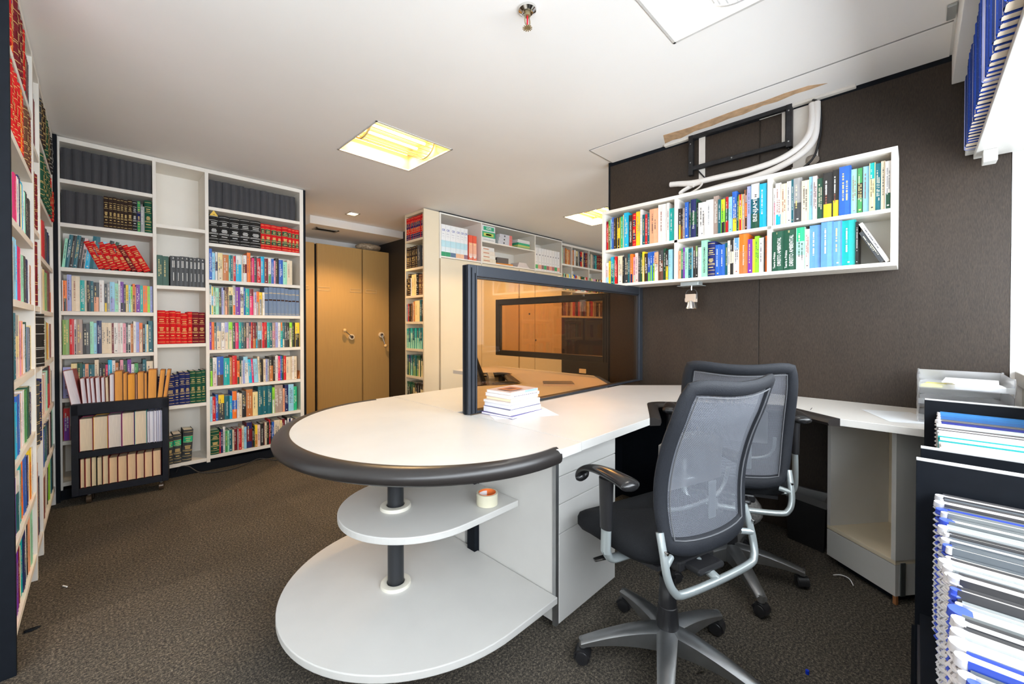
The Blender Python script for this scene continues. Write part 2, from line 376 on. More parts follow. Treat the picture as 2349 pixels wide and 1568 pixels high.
# ------------------------------------------------------------------ recessed ceiling lamps
def lamp(k, pos, col, pw, label, open_side):
    t = thing('ceiling_light', label, 'ceiling light', (pos[0], pos[1], HC), 0, None)
    em = mat('glowing_tube_%d' % k, (1, 1, 1), .5, emit=col, est=6); h = HS
    f = MB()
    for a, b in (((-h, -h), (h, -h + .012)), ((-h, h - .012), (h, h)), ((-h, -h), (-h + .012, h)), ((h - .012, -h), (h, h))): f.box((a[0], a[1], -.004), (b[0], b[1], .01))
    f.build('frame', white, t, bevel=.001)
    refl = mat('lamp_reflector_%d' % k, (.62, .52, .26) if k != 1 else (.62, .63, .63), .5)
    p = MB()   # sloped pan
    s1 = [(-h + .01, -h + .01), (h - .01, -h + .01), (h - .01, h - .01), (-h + .01, h - .01)]
    s2 = [(x * .86, y * .80) for x, y in s1]
    for i in range(4):
        j = (i + 1) % 4; p.quad([(*s1[i], 0), (*s2[i], .11), (*s2[j], .11), (*s1[j], 0)])
    p.quad([(x, y, .11) for x, y in s2]); p.build('reflector_pan', refl, t)
    # curved louvre with long slots running along X
    g = MB(); n = 9; y0 = -.10 if open_side > 0 else .10
    for i in range(n + 1):
        a = math.pi * (.08 + .84 * i / n); yc = -math.cos(a) * .12; zc = .085 - math.sin(a) * .075
        g.box((-.235, yc - .003, zc - .0015), (.235, yc + .003, zc + .0015))
    for x in (-.24, .235):
        sec = []
        for i in range(13):
            a = math.pi * (.05 + .90 * i / 12); sec.append((-math.cos(a) * .125, .085 - math.sin(a) * .08))
        for i in range(12):
            (ya, za), (yb, zb) = sec[i], sec[i + 1]
            g.quad([(x, ya, za), (x, yb, zb), (x + .012, yb, zb), (x + .012, ya, za)]); g.quad([(x, ya, za + .012), (x + .012, ya, za + .012), (x + .012, yb, zb + .012), (x, yb, zb + .012)])
            g.quad([(x, ya, za), (x, ya, za + .012), (x, yb, zb + .012), (x, yb, zb)]); g.quad([(x + .012, ya, za), (x + .012, yb, zb), (x + .012, yb, zb + .012), (x + .012, ya, za + .012)])
    g.build('louvre', refl, t)
    for y in (-.05, .05, .19):
        q = MB().cyl((-.21, y, .085), (.21, y, .085), .011, seg=12); q.build('tube', em, t, smooth=True)
    for y in (-.165,):
        q = MB().cyl((-.21, y - .02, .085), (.21, y - .02, .085), .011, seg=12); q.build('tube', em, t, smooth=True)
    for dy in (-.06, .045, .19): area('lamp_tube_light', (pos[0], pos[1] + dy, HC + .072 + (.02 if dy < .1 else 0)), (0, 0, 0), .42, .022, pw / 3, col, 178)
lamp(0, *LAMPS[0], 'square recessed ceiling light glowing warm yellow above the peninsula desk', 1)
lamp(1, *LAMPS[1], 'square recessed ceiling light with white louvre, cut by the top of the picture', 1)
lamp(2, *LAMPS[2], 'square recessed ceiling light half hidden behind the dark wall', 1)
# square downlight in front of the bulkhead
t = thing('downlight', 'small square yellow downlight in the ceiling before the bulkhead', 'ceiling light', (1.98, 4.43, HC))
f = MB()
for a, b in (((-.06, -.06), (.06, -.045)), ((-.06, .045), (.06, .06)), ((-.06, -.06), (-.045, .06)), ((.045, -.06), (.06, .06))): f.box((a[0], a[1], -.006), (b[0], b[1], .004))
f.build('rim', white, t, bevel=.001)
MB().lathe([(.05, .03), (.043, .008), (.03, .02), (.0, .03)], seg=20).build('bulb', mat('warm_bulb', (1, .8, .4), .4, emit=(1, .62, .22), est=30), t, smooth=True)
d = bpy.data.lights.new('downlight_light', 'SPOT'); d.energy = 60; d.color = (1, .62, .30); d.spot_size = R(120); d.shadow_soft_size = .03; d.spot_blend = .6
o = bpy.data.objects.new('downlight_light', d); o.location = (1.98, 4.43, HC - .01); COL.objects.link(o)
# sprinkler
t = thing('sprinkler', 'silver fire sprinkler with red bulb hanging from the ceiling', 'sprinkler', (1.181, 1.083, HC))
MB().lathe([(.0, .001), (.036, 0), (.034, -.008), (.022, -.016), (.019, -.014), (.013, -.012)], seg=32).build('escutcheon', chrome, t, smooth=True)
brass = mat('dull_brass', (.42, .36, .22), .35, metal=.85)
m = MB().cyl((0, 0, -.012), (0, 0, -.03), .012, seg=16)
for s in (-1, 1): m.tube([(s * .010, 0, -.028), (s * .014, 0, -.045), (s * .012, 0, -.06), (0, 0, -.07)], .0025, 8)
m.cyl((0, 0, -.066), (0, 0, -.074), .006, seg=12); m.build('yoke', brass, t, smooth=True)
MB().cyl((0, 0, -.03), (0, 0, -.066), .0035, seg=12).build('heat_bulb', mat('red_glass_bulb', (.55, .0, .02), .1), t, smooth=True)
m = MB(); m.cyl((0, 0, -.073), (0, 0, -.0745), .011, seg=20)
for i in range(12):
    a = i * math.pi / 6; T = Matrix.Rotation(a, 4, 'Z'); m.box((.010, -.0022, -.0758), (.019, .0022, -.0745), T=T)
m.build('deflector', brass, t)

# ------------------------------------------------------------------ wardrobes at the end of the corridor
xs = [(1.335, 1.845), (1.872, 2.438), (2.452, 2.826)]
for k, (a, b) in enumerate(xs):
    t = thing('wardrobe', ['beige tall cupboard unit partly hidden behind the bookcase edge', 'widest beige tall cupboard at the corridor end, two recessed pulls and a crank handle', 'beige tall cupboard beside the black corridor wall with hanging crank handle'][k], 'cupboard', (a, 5.18, 0), 0, 'beige cupboards at the end of the corridor')
    w = b - a
    B((0, .02, .0), (w, .42, 2.15)).build('body', beige, t)
    B((.002, 0, .03), (w - .002, .019, 2.148)).build('door', beige, t, bevel=.003)
    B((-.013, .03, 0), (-.001, .40, 2.14)).build('side_strip', blackm, t)
    hs = [[(.30, .44)], [(.006, .156), (.405, .555)], [(.035, .19)]][k]
    for h0, h1 in hs:
        m = MB(); z0, z1 = 1.575, 1.622
        for q in ((h0, z0, h1, z0 + .008), (h0, z1 - .008, h1, z1), (h0, z0, h0 + .008, z1), (h1 - .008, z0, h1, z1)): m.box((q[0], -.004, q[1]), (q[2], 0, q[3]))
        m.build('recessed_pull', mat('beige_pull', (.56, .40, .20), .4), t, bevel=.002)
    if k:
        cx, cz = ((2.287 - a, 1.0) if k == 1 else (2.70 - a, 1.02)); bx, bz = ((2.185 - a, 1.085) if k == 1 else (2.742 - a, .87))
        m = MB().tube([(cx, -.03, cz)] * 1 + [(cx, -.002, cz)], .036, 20, 0, 1); h = m.build('crank_hub', cream, t, smooth=True)
        MB().cyl((cx, -.036, cz), (cx, -.03, cz), .019, seg=16).build('lock_cylinder', mat('dark_bronze', (.10, .06, .04), .4, .6), h)
        MB().cyl((cx, -.032, cz), (bx, -.05, bz), .006, seg=8).build('crank_rod', alu, h, smooth=True)
        MB().lathe([(0, -.024), (.014, -.02), (.023, -.008), (.023, .008), (.014, .02), (0, .024)], (bx, -.055, bz), 16).build('crank_ball', mat('cream_ball', (.72, .52, .26), .35), h, smooth=True)
# plastic bundle on top and grille in the bulkhead underside
def blob(name, label, cat, c, r, mt, seed=1, amp=.12, seg=28, rings=16, squash=None, rz=0):
    random.seed(seed); mb = MB(); ph = [random.uniform(0, 6.28) for _ in range(12)]
    secs = []
    for i in range(rings + 1):
        th = math.pi * (i + .02) / (rings + .04); row = []
        for j in range(seg):
            f = 2 * math.pi * j / seg
            d = 1 + amp * (math.sin(3 * f + ph[0] + 2 * th) * .5 + math.sin(5 * f + ph[1]) * math.sin(4 * th + ph[2]) * .5 + math.sin(9 * f + ph[3] + 5 * th) * .25 + random.uniform(-.15, .15))
            row.append((r[0] * d * math.sin(th) * math.cos(f), r[1] * d * math.sin(th) * math.sin(f), max(-r[2], r[2] * d * math.cos(th))))
        secs.append(row)
    mb.loft(secs[::-1]); T = Matrix.Translation(c) @ Matrix.Rotation(rz, 4, 'Z')
    return tag(mb.build(name, mt, T=T, smooth=True), label, cat)
bubble = mat('bubble_wrap', (.50, .48, .46), .28, noise=.35, nscale=60, bump=1.0, bscale=90)
blob('wrapped_bundle', 'crumpled clear plastic bundle lying on top of the right beige cupboard', 'bag', (2.60, 5.32, 2.208), (.17, .12, .052), mat('dusty_plastic', (.42, .34, .24), .3, noise=.4, nscale=50, bump=1, bscale=60), 4)
t = thing('air_grille', 'black rectangular opening under the bulkhead above the cupboards', 'vent', (1.93, 5.02, 2.289))
B((-.13, -.05, -.004), (.10, .05, 0)).build('opening', blackm, t)
m = MB(); [m.box(a, b) for a, b in (((-.15, -.065, -.008), (.12, -.05, 0)), ((-.15, .05, -.008), (.12, .065, 0)), ((-.15, -.065, -.008), (-.13, .065, 0)), ((.10, -.065, -.008), (.12, .065, 0)))]
m.build('rim', mat('grey_rim', (.3, .28, .24), .5), t)
# ------------------------------------------------------------------ bookcases (carcass = one thing, boards are its parts)
def bookcase(name, label, u, org, rz, bays, zs_list, depth, top, base=.07, plinth=None, ends=(0, 0), back=True, tb=.026, cat='bookcase', white_=None):
    """local: X along the front, Y into the depth (0 = front), Z up. bays = [(x0,x1)], zs_list = board tops per bay"""
    wm = white_ or shelfw
    t = thing(name, label, cat, (org[0], org[1], 0), rz)
    X0 = bays[0][0] - ends[0]; X1 = bays[-1][1] + ends[1]
    m = MB()
    edges = [(X0, bays[0][0])] + [(bays[i][1], bays[i + 1][0]) for i in range(len(bays) - 1)] + [(bays[-1][1], X1)]
    for i, (a, b) in enumerate(edges):
        if b - a > .001: MB().box((a, 0, base), (b, depth, top)).build('upright', wm, t, bevel=.001)
    MB().box((X0, .001, top - .03), (X1, depth, top)).build('top_board', wm, t)
    for (a, b), zs in zip(bays, zs_list):
        for z in zs: MB().box((a, .002, z - tb), (b, depth - .004, z)).build('shelf_board', wm, t, bevel=.001)
    if back: MB().box((X0, depth - .006, base), (X1, depth, top)).build('back_panel', wm, t)
    if plinth: MB().box((X0, .02, 0), (X1, depth - .03, base)).build('plinth', plinth, t)
    return t
ZB1 = [2.105, 1.82, 1.53, 1.243, .955, .67, .39, .12]
bookcase('bookcase', 'tall white built-in bookcase with three bays on the back wall', None, (0, 3.96), 0,
    [(-.17, .283), (.303, .592), (.615, 1.283)], [ZB1, [1.895, 1.445, 1.01, .546, .105], [2.085, 1.80, 1.51, 1.235, .955, .665, .385, .12]], .30, 2.375, .07, blackm, (.01, .03))
m = MB(); m.box((1.314, 3.958, 0), (1.332, 4.26, 2.375)); tag(m.build('end_panel', blackm, bevel=.001), 'black end panel on the right side of the back bookcase', 'panel')
m = MB(); m.box((-.203, 3.935, .0), (-.181, 4.2, 2.375)); m.build('trim_5', blackm, kind='structure')
# left bookcase: local X = +Y world, depth toward -X world
bookcase('bookcase', 'tall white built-in bookcase seen edge-on along the left wall', None, (-.20, 0), R(90),
    [(2.118, 2.81), (2.836, 3.10), (3.125, 3.915)], [[2.09, 1.81, 1.515, 1.24, .955, .675, .40, .12], [1.98, 1.60, 1.24, .955, .60, .12], [2.10, 1.80, 1.505, 1.23, .95, .665, .395, .12]], .29, 2.375, .0, None, (.003, .018))
m = MB(); m.box((-.515, 2.092, 0), (-.197, 2.114, HC - .002)); tag(m.build('end_panel', blackm, bevel=.001), 'tall black end panel at the left edge of the picture', 'panel')
# shelf column facing the corridor and the long cupboard beside it
bookcase('shelf_column', 'narrow open shelf column full of books on the side of the long cupboard', None, (2.41, 4.06), R(-90), [(.012, .375)],
    [[2.085, 1.775, 1.475, 1.19, .895, .597, .33, .05]], .17, 2.375, .0, None, (.012, .008), white_=cream)
def cupboard():
    t = thing('storage_cupboard', 'long cream cupboard with plain doors and open niches on top', 'cupboard', (2.39, 3.64, 0))
    o = lambda n, a, b, m_, bev=.001: B(a, b).build(n, m_, t, bevel=bev)
    o('filler_panel', (0, .012, 0), (.19, .035, HC - .012), cream)
    X = [(.20, .785), (.785, 1.735), (1.735, 2.315)]
    for x in (.192, .778, 1.728, 2.308): o('upright', (x, 0, 1.87), (x + .016, .40, 2.365), shelfw)
    o('niche_top', (.20, .002, 2.35), (2.32, .40, 2.365), shelfw); o('niche_floor', (.20, .003, 1.885), (2.32, .40, 1.90), shelfw)
    o('niche_shelf', (.794, .004, 2.135), (1.728, .39, 2.15), shelfw); o('niche_back', (.20, .395, 1.9), (2.32, .40, 2.36), shelfw)
    o('body', (.20, .025, .0), (2.324, .41, 1.884), cream)
    for a, b in ((.203, .783), (.788, 1.415), (1.437, 1.728), (1.737, 2.315)):
        d = o('door', (a, 0, .06), (b, .02, 1.872), cream, .002)
    for x, z in ((1.62, 1.30), (1.75, .95)):
        MB().tube([(x, .0, z), (x, -.004, z)], .012, 14, 0, 1).build('lock', blackm, t)
    o('gap', (.2, .01, 2.365), (2.33, .39, HC - .002), blackm)
cupboard()
HB = [(4.725, 4.972), (4.987, 5.42), (5.435, 5.93)]
bookcase('bookcase', 'white open bookcase at the far end, seen past the long cupboard', None, (0, 3.66), 0, HB, [[2.05, 1.67, 1.29]] * 3, .30, 2.345, 1.262, None, (.012, .015), white_=shelfw)
tag(B((4.72, 3.70, 0), (6.09, 4.0, 1.26)).build('low_cabinet', mat('near_black_panel', (.016, .014, .014), .4), bevel=.002), 'dark low cabinet under the far white bookcase', 'cabinet')
# hanging shelf on the dark wall (front at x = 2.53)
t = thing('wall_shelf', 'long white two-row wall shelf full of books on the dark wall', 'shelf', (2.53, 1.597, 0), R(-90))
L = 1.534; o = lambda n, a, b: B(a, b).build(n, shelfw, t, bevel=.001)
o('bottom_board', (0, 0, 1.42), (L, .2, 1.438)); o('top_board', (0, 0, 1.936), (L, .2, 1.957))
o('end_panel', (0, .001, 1.438), (.02, .2, 1.936)); o('end_panel', (L - .022, .001, 1.438), (L, .2, 1.936))
o('middle_board', (.02, .002, 1.664), (L - .022, .19, 1.682)); o('back_panel', (.02, .19, 1.438), (L - .022, .2, 1.936))
for x in (.519, 1.024): o('divider', (x, .002, 1.438), (x + .020, .19, 1.936))
B((.70, .004, 1.682), (.715, .19, 1.82)).build('divider', shelfw, t)
# ------------------------------------------------------------------ desks (top height .755)
ZT, TT = .755, .030
def ell(cx, cy, a, b, t0, t1, n): return [(cx + a * math.cos(R(t0 + (t1 - t0) * i / n)), cy + b * math.sin(R(t0 + (t1 - t0) * i / n))) for i in range(n + 1)]
CY = 1.43
def peninsula():
    t = thing('peninsula_desk', 'white rounded peninsula desk end with black rubber edge and two shelves', 'desk', (.80, CY, 0))
    sh = Matrix.Translation((-.80, -CY, 0))
    def P(mb, n, m_, **k): return mb.build(n, m_, t, T=None, **k) if False else _p(mb, n, m_, k)
    def _p(mb, n, m_, k):
        mb.v = [(x - .80, y - CY, z) for x, y, z in mb.v]; return mb.build(n, m_, t, **k)
    a0 = 92
    top = ell(.995, CY, .538, .60, a0, 360 - a0, 48)
    P(MB().poly([(1.144, .80)] + [(1.144, 2.06), (1.03, 2.06), (1.0, CY + .60)] + top + [(1.0, CY - .60), (1.03, .80)], ZT - TT, ZT), 'desktop', white, bevel=.001)
    # bumper: swept rounded profile
    mb = MB(); secs = []
    N = 56
    for i in range(N + 1):
        A = R(86 + (360 - 172) * i / N)
        ix, iy = .995 + .538 * math.cos(A), CY + .60 * math.sin(A); ox, oy = .995 + .598 * math.cos(A), CY + .634 * math.sin(A)
        w = 1
        pr = [(0, 0), (.35, .003), (.75, -.004), (.95, -.016), (1, -.028), (.93, -.040), (.75, -.047), (0, -.048)]
        secs.append([(ix + (ox - ix) * p, iy + (oy - iy) * p, ZT + .001 + q) for p, q in pr])
    P(mb.loft(secs), 'rubber_edge', rubber, smooth=True)
    P(MB().poly([(1.187, .935)] + ell(.95, CY + .01, .545, .505, 270, 90, 44) + [(1.187, 1.945)], .12, .145), 'lower_shelf', white, bevel=.003)
    P(MB().poly([(1.187, 1.135)] + ell(.91, 1.425, .31, .293, 270, 90, 36) + [(1.187, 1.715)], .42, .445), 'middle_shelf', white, bevel=.003)
    P(MB().cyl((.805, CY, .0), (.805, CY, ZT - TT), .0305, seg=32), 'post', mat('black_satin_tube', (.022, .024, .028), .35, .2), smooth=True)
    for z in (.145, .445): P(MB().lathe([(.034, 0), (.034, .012), (.038, .014), (.056, .012), (.058, .006), (.058, 0)], (.805, CY, z), 36), 'shelf_ring', mat('ivory_plastic', (.72, .69, .60), .4), smooth=True)
peninsula()
def inset(path, d):
    """offset a polyline to its left by d"""
    out = []; n = len(path)
    for i, p in enumerate(path):
        a = Vector(path[max(0, i - 1)]); b = Vector(path[min(n - 1, i + 1)]); v = (b - a).normalized(); nrm = Vector((-v.y, v.x)); out.append((p[0] + nrm.x * d, p[1] + nrm.y * d))
    return out
def corner_desk(mir, label):
    f = (lambda y: 2.867 - y) if mir else (lambda y: y)
    t = thing('corner_desk', label, 'desk', (2.3, f(.95), 0))
    def P(mb, n, m_, **k):
        mb.v = [(x - 2.3, f(y) - f(.95), z) for x, y, z in mb.v]
        if mir: mb.f = [q[::-1] for q in mb.f]
        return mb.build(n, m_, t, **k)
    yb = -.28 if not mir else -.04
    path = [(1.645, .802), (1.70, .83), (1.93, .955), (1.965, .968), (2.0, .965), (2.04, .94), (2.34, .53), (2.365, .48), (2.36, .44), (2.20, .225)]
    P(MB().poly([(1.148, .802), (1.645, .802)] + path[1:] + [(2.20, yb), (2.732, yb), (2.732, 1.07), (2.42, 1.385), (1.148, 1.385)], ZT - TT, ZT), 'desktop', white, bevel=.0015)
    inner = path; outer = [(1.67, .762), (1.73, .79), (1.945, .905), (1.97, .912), (1.985, .905), (2.01, .88), (2.285, .51), (2.305, .475), (2.30, .455), (2.165, .262)]
    secs = []
    for (ix, iy), (ox, oy) in zip(inner, outer):
        secs.append([(ix + (ox - ix) * p, iy + (oy - iy) * p, ZT + .001 + q) for p, q in [(0, 0), (.4, .002), (.85, -.006), (1, -.018), (.9, -.03), (0, -.034)]])
    P(MB().loft(secs), 'rubber_edge', rubber, smooth=True)
    P(B((1.62, 1.365, .04), (2.42, 1.383, ZT - TT)), 'modesty_panel', blackm)
    P(B((2.41, 1.0, .04), (2.425, 1.37, ZT - TT)), 'modesty_panel', blackm)
    return t, f
corner_desk(False, 'white corner desk in front of the glass screen, running along the dark wall')
t2, f2 = corner_desk(True, 'matching corner desk behind the bronze glass screen, tan through the glass')
def pedestal(mir, label):
    f = (lambda y: 2.867 - y) if mir else (lambda y: y)
    t = thing('drawer_pedestal', label, 'drawer unit', (1.4, f(1.15), 0))
    def P(mb, n, m_, par=None, **k):
        mb.v = [(x - 1.4, f(y) - f(1.15), z) for x, y, z in mb.v]
        if mir: mb.f = [q[::-1] for q in mb.f]
        return mb.build(n, m_, par or t, **k)
    P(MB().box((1.207, .962, .05), (1.603, 1.36, ZT - TT - .002)), 'body', white)
    P(B((1.23, .98, 0), (1.58, 1.34, .05)), 'plinth', blackm)
    P(B((1.190, .960, .04), (1.204, 1.383, ZT - TT - .002)), 'side_panel', white)
    P(MB().box((1.186, .944, .03), (1.190, .960, ZT - TT - .002)).box((1.190, .944, .03), (1.2035, .9595, ZT - TT - .002)), 'metal_corner_strip', alu)
    zz = [(.012, .366), (.369, .477), (.480, .582), (.585, .690)]
    for a, b in zz:
        P(B((1.205, .943, a + (.02 if a < .1 else 0)), (1.605, .961, b)), 'drawer_front', white, bevel=.002)
    P(B((1.205, .950, .692), (1.605, .961, ZT - TT - .002)), 'top_rail', white)
pedestal(False, 'white four-drawer pedestal under the desk next to the nearer mesh chair')
pedestal(True, 'white drawer pedestal under the far side of the peninsula, mostly hidden')
# open corner cabinet under the right end of the desk, turned 52 degrees
def cubby(mir, label):
    if not mir: t = thing('open_cabinet', label, 'cabinet', (2.294, .053, 0), R(52)); s = -1
    else: t = thing('open_cabinet', label, 'cabinet', (2.294, 2.867 - .053, 0), R(-52)); s = 1
    # local: X along the front, Y*s into the depth
    w, dp = .315, .33
    def P(a, b, n, m_=white, par=None, bev=.001):
        return B((a[0], a[1] * s, a[2]), (b[0], b[1] * s, b[2])).build(n, m_, par or t, bevel=bev)
    P((0, .0, .175), (.018, dp, .722), 'side'); P((w - .018, 0, .175), (w, dp, .722), 'side')
    P((0, .0, .165), (w, dp, .183), 'bottom_board', cream); P((0, 0, .704), (w, dp, .722), 'top_board'); P((.018, dp - .01, .18), (w - .018, dp, .71), 'back', cream); P((.018, .001, .183), (.0195, dp - .01, .704), 'lining', cream)
    P((0, .0, .035), (w, .018, .162), 'lower_front'); P((.0, .019, .035), (.018, dp, .165), 'side'); P((w - .018, .019, .035), (w, dp, .165), 'side')
    P((.03, .03, 0), (w - .03, dp - .03, .04), 'plinth', blackm)
    if not mir:
        P((-.004, .022, .035), (-.0005, .045, .172), 'corner_strip', mat('grey_rubber_strip', (.07, .08, .08), .4)); P((-.0015, .002, .0), (.012, .014, .034), 'foot', copper)
cubby(False, 'white open cabinet turned at an angle under the right end of the desk')
cubby(True, 'white cabinet under the left end of the desk behind the glass, mostly hidden')
# ------------------------------------------------------------------ books
PAL = dict(w=(.82, .80, .77), c=(.80, .68, .50), k=(.018, .017, .016), A=(.055, .060, .065), a=(.36, .36, .36), q=(.062, .062, .068), f=(.20, .28, .42),
    g=(.06, .34, .10), G=(.008, .085, .045), m=(.36, .78, .56), t=(.0, .42, .40), T=(.004, .13, .17), b=(.02, .13, .55), B=(.012, .02, .12),
    l=(.32, .66, .85), s=(.0, .45, .72), v=(.36, .40, .74), u=(.20, .03, .38), p=(.82, .36, .46), M=(.78, .02, .16), r=(.66, .008, .012),
    R=(.19, .008, .018), o=(.92, .20, .015), O=(.58, .20, .05), y=(.96, .66, .02), Y=(.90, .74, .36), L=(.30, .78, .03), n=(.15, .06, .035),
    N=(.035, .018, .012), e=(.42, .32, .27), S=(.90, .42, .24), P=(.80, .60, .58), j=(.13, .34, .72), h=(.25, .42, .12), x=(.02, .50, .24))
PN = dict(w='white', c='cream', k='black', A='charcoal', a='grey', q='dark grey cloth', f='blue-grey', g='green', G='dark green', m='mint', t='turquoise',
    T='dark teal', b='blue', B='navy', l='pale blue', s='sky blue', v='lavender', u='purple', p='pink', M='crimson', r='red', R='maroon', o='orange',
    O='rust brown', y='yellow', Y='pale yellow', L='lime green', n='brown', N='dark brown', e='taupe', S='salmon', P='pale pink', j='mid blue', h='olive green', x='emerald')
GOLD = (.80, .58, .22)
def lum(c): return .3 * c[0] + .6 * c[1] + .1 * c[2]
def mark_col(c, rnd):
    if lum(c) > .38: return rnd.choice([(.10, .09, .09), (.05, .05, .07), (.35, .12, .08), (.30, .30, .32)])
    return rnd.choice([(.85, .84, .80), (.85, .84, .80), (.80, .75, .55), (.88, .70, .25)])
def book_mesh(t, h, d, cols, style, rnd, plain=False, text=True):
    """local: X thickness, Y depth (0 = spine), Z height"""
    mb = MB(); C = [PAL[q] for q in cols]; c0 = C[0]; cb = C[0] if len(C) < 3 else C[len(C) // 2]
    rnd2 = rnd; cw = .0022 if t > .008 else .001
    hard = style in 'vq'
    mb.box((0, .001, 0), (cw, d, h), cb); mb.box((t - cw, .001, 0), (t, d, h), cb)
    pg = (.80, .76, .68) if style != 'q' else (.55, .50, .42); ins = .003 if hard else .0006
    mb.box((cw, .003, ins), (t - cw, d - ins, h - ins), tuple(x * rnd.uniform(.9, 1.05) for x in pg))
    # spine
    bul = t * (.22 if hard else .05); n = 5 if hard else 2
    xs = [t * i / n for i in range(n + 1)]; ys = [.003 - bul * (1 - (2 * x / t - 1) ** 2) for x in xs]
    def strip(z0, z1, c, off=0, xa=0, xb=1):
        pts = [(x, y) for x, y in zip(xs, ys) if xa * t - 1e-6 <= x <= xb * t + 1e-6]
        for (x0, y0), (x1, y1) in zip(pts, pts[1:]): mb.quad([(x0, y0 - off, z0), (x1, y1 - off, z0), (x1, y1 - off, z1), (x0, y0 - off, z1)], c)
    k = len(C)
    if k == 1: strip(0, h, c0)
    else:
        cuts = [h * i / k for i in range(k + 1)]
        if k == 2: f = .28 + .5 * rnd.random(); cuts = [0, h * f, h]
        for i in range(k): strip(cuts[i], cuts[i + 1], C[k - 1 - i])
    for z in (0, h): mb.quad([(x, y, z) for x, y in zip(xs, ys)] + [(t, .003, z)] if False else [(0, .003, z), *[(x, y, z) for x, y in zip(xs[1:-1], ys[1:-1])], (t, .003, z)], cb)
    def front(x): return .003 - bul * (1 - (2 * x / t - 1) ** 2) - .0006
    if plain: return mb
    if style == 'v':
        g = GOLD if cols[0] != 'k' else (.72, .72, .70)
        zs = [.06, .17, .33, .36, .62, .80, .94] if cols[0] != 'f' else [.05, .78, .80]
        for z in zs: strip(h * z - .0012, h * z + .0012, g, .0005)
        if cols[0] == 'f': strip(h * .52, h * .57, (.05, .02, .01), .0005)
        else:
            for r0 in (.66, .72, .40, .44, .48, .24):
                a = rnd.uniform(.18, .3); mb.quad([(t * a, front(t * .5), h * r0), (t * (1 - a), front(t * .5), h * r0), (t * (1 - a), front(t * .5), h * r0 + .005), (t * a, front(t * .5), h * r0 + .005)], g)
    elif style == 'q': pass
    elif text and t > .006:
        seg = [(h * i / k, h * (i + 1) / k) for i in range(k)]
        rows = 1 if t < .016 else 2
        for r_ in range(rows):
            xm = t * (.5 if rows == 1 else (.34, .66)[r_]); hw = min(.0034, t * (.15 if rows == 1 else .10)); 
            a, b_ = (.30, .86) if r_ == 0 else (rnd.uniform(.2, .45), rnd.uniform(.6, .8))
            if r_ and rnd.random() < .4: continue
            z = h * a; y = front(xm)
            while z < h * b_:
                ln = rnd.uniform(.0022, .0042)
                if rnd.random() < .86:
                    cc = C[min(k - 1, int((1 - z / h) * k))]
                    if not hasattr(rnd, 'mc'): rnd.mc = {}
                    mc = rnd.mc.setdefault((id(mb), cc), mark_col(cc, rnd))
                    ze = min(z + ln, h * b_); w_ = hw * rnd.uniform(.75, 1)
                    mb.quad([(xm - w_, y, z), (xm + w_, y, z), (xm + w_, y, ze), (xm - w_, y, ze)], mc)
                z += ln + .0010 + (.004 if rnd.random() < .14 else 0)
        if rnd.random() < .35:
            cc = C[-1]; mc = mark_col(cc, rnd); y = front(t * .5); w_ = min(.004, t * .18)
            mb.quad([(t * .5 - w_, y, h * .06), (t * .5 + w_, y, h * .06), (t * .5 + w_, y, h * .06 + w_ * 1.6), (t * .5 - w_, y, h * .06 + w_ * 1.6)], mc)
    return mb
TOK = re.compile(r'^([A-Za-z]+?|_)(\d+(?:\.\d+)?)(?:/(\d+))?([vqg]?)(?:<(-?\d+))?(?:=(.*))?$')
ORD = ['first', 'second', 'third', 'fourth', 'fifth', 'sixth', 'seventh', 'eighth', 'ninth', 'tenth', 'eleventh', 'twelfth', 'thirteenth', 'fourteenth', 'fifteenth']
TENS = ['', '', 'twenty', 'thirty', 'forty', 'fifty', 'sixty']; ORD += ['sixteenth', 'seventeenth', 'eighteenth', 'nineteenth']
def nth(n):
    """1-based ordinal word"""
    if n < 20: return ORD[n - 1]
    t_, u_ = divmod(n, 10)
    return (TENS[t_][:-1] + 'ieth') if not u_ else TENS[t_] + '-' + ORD[u_ - 1]
RECS = []
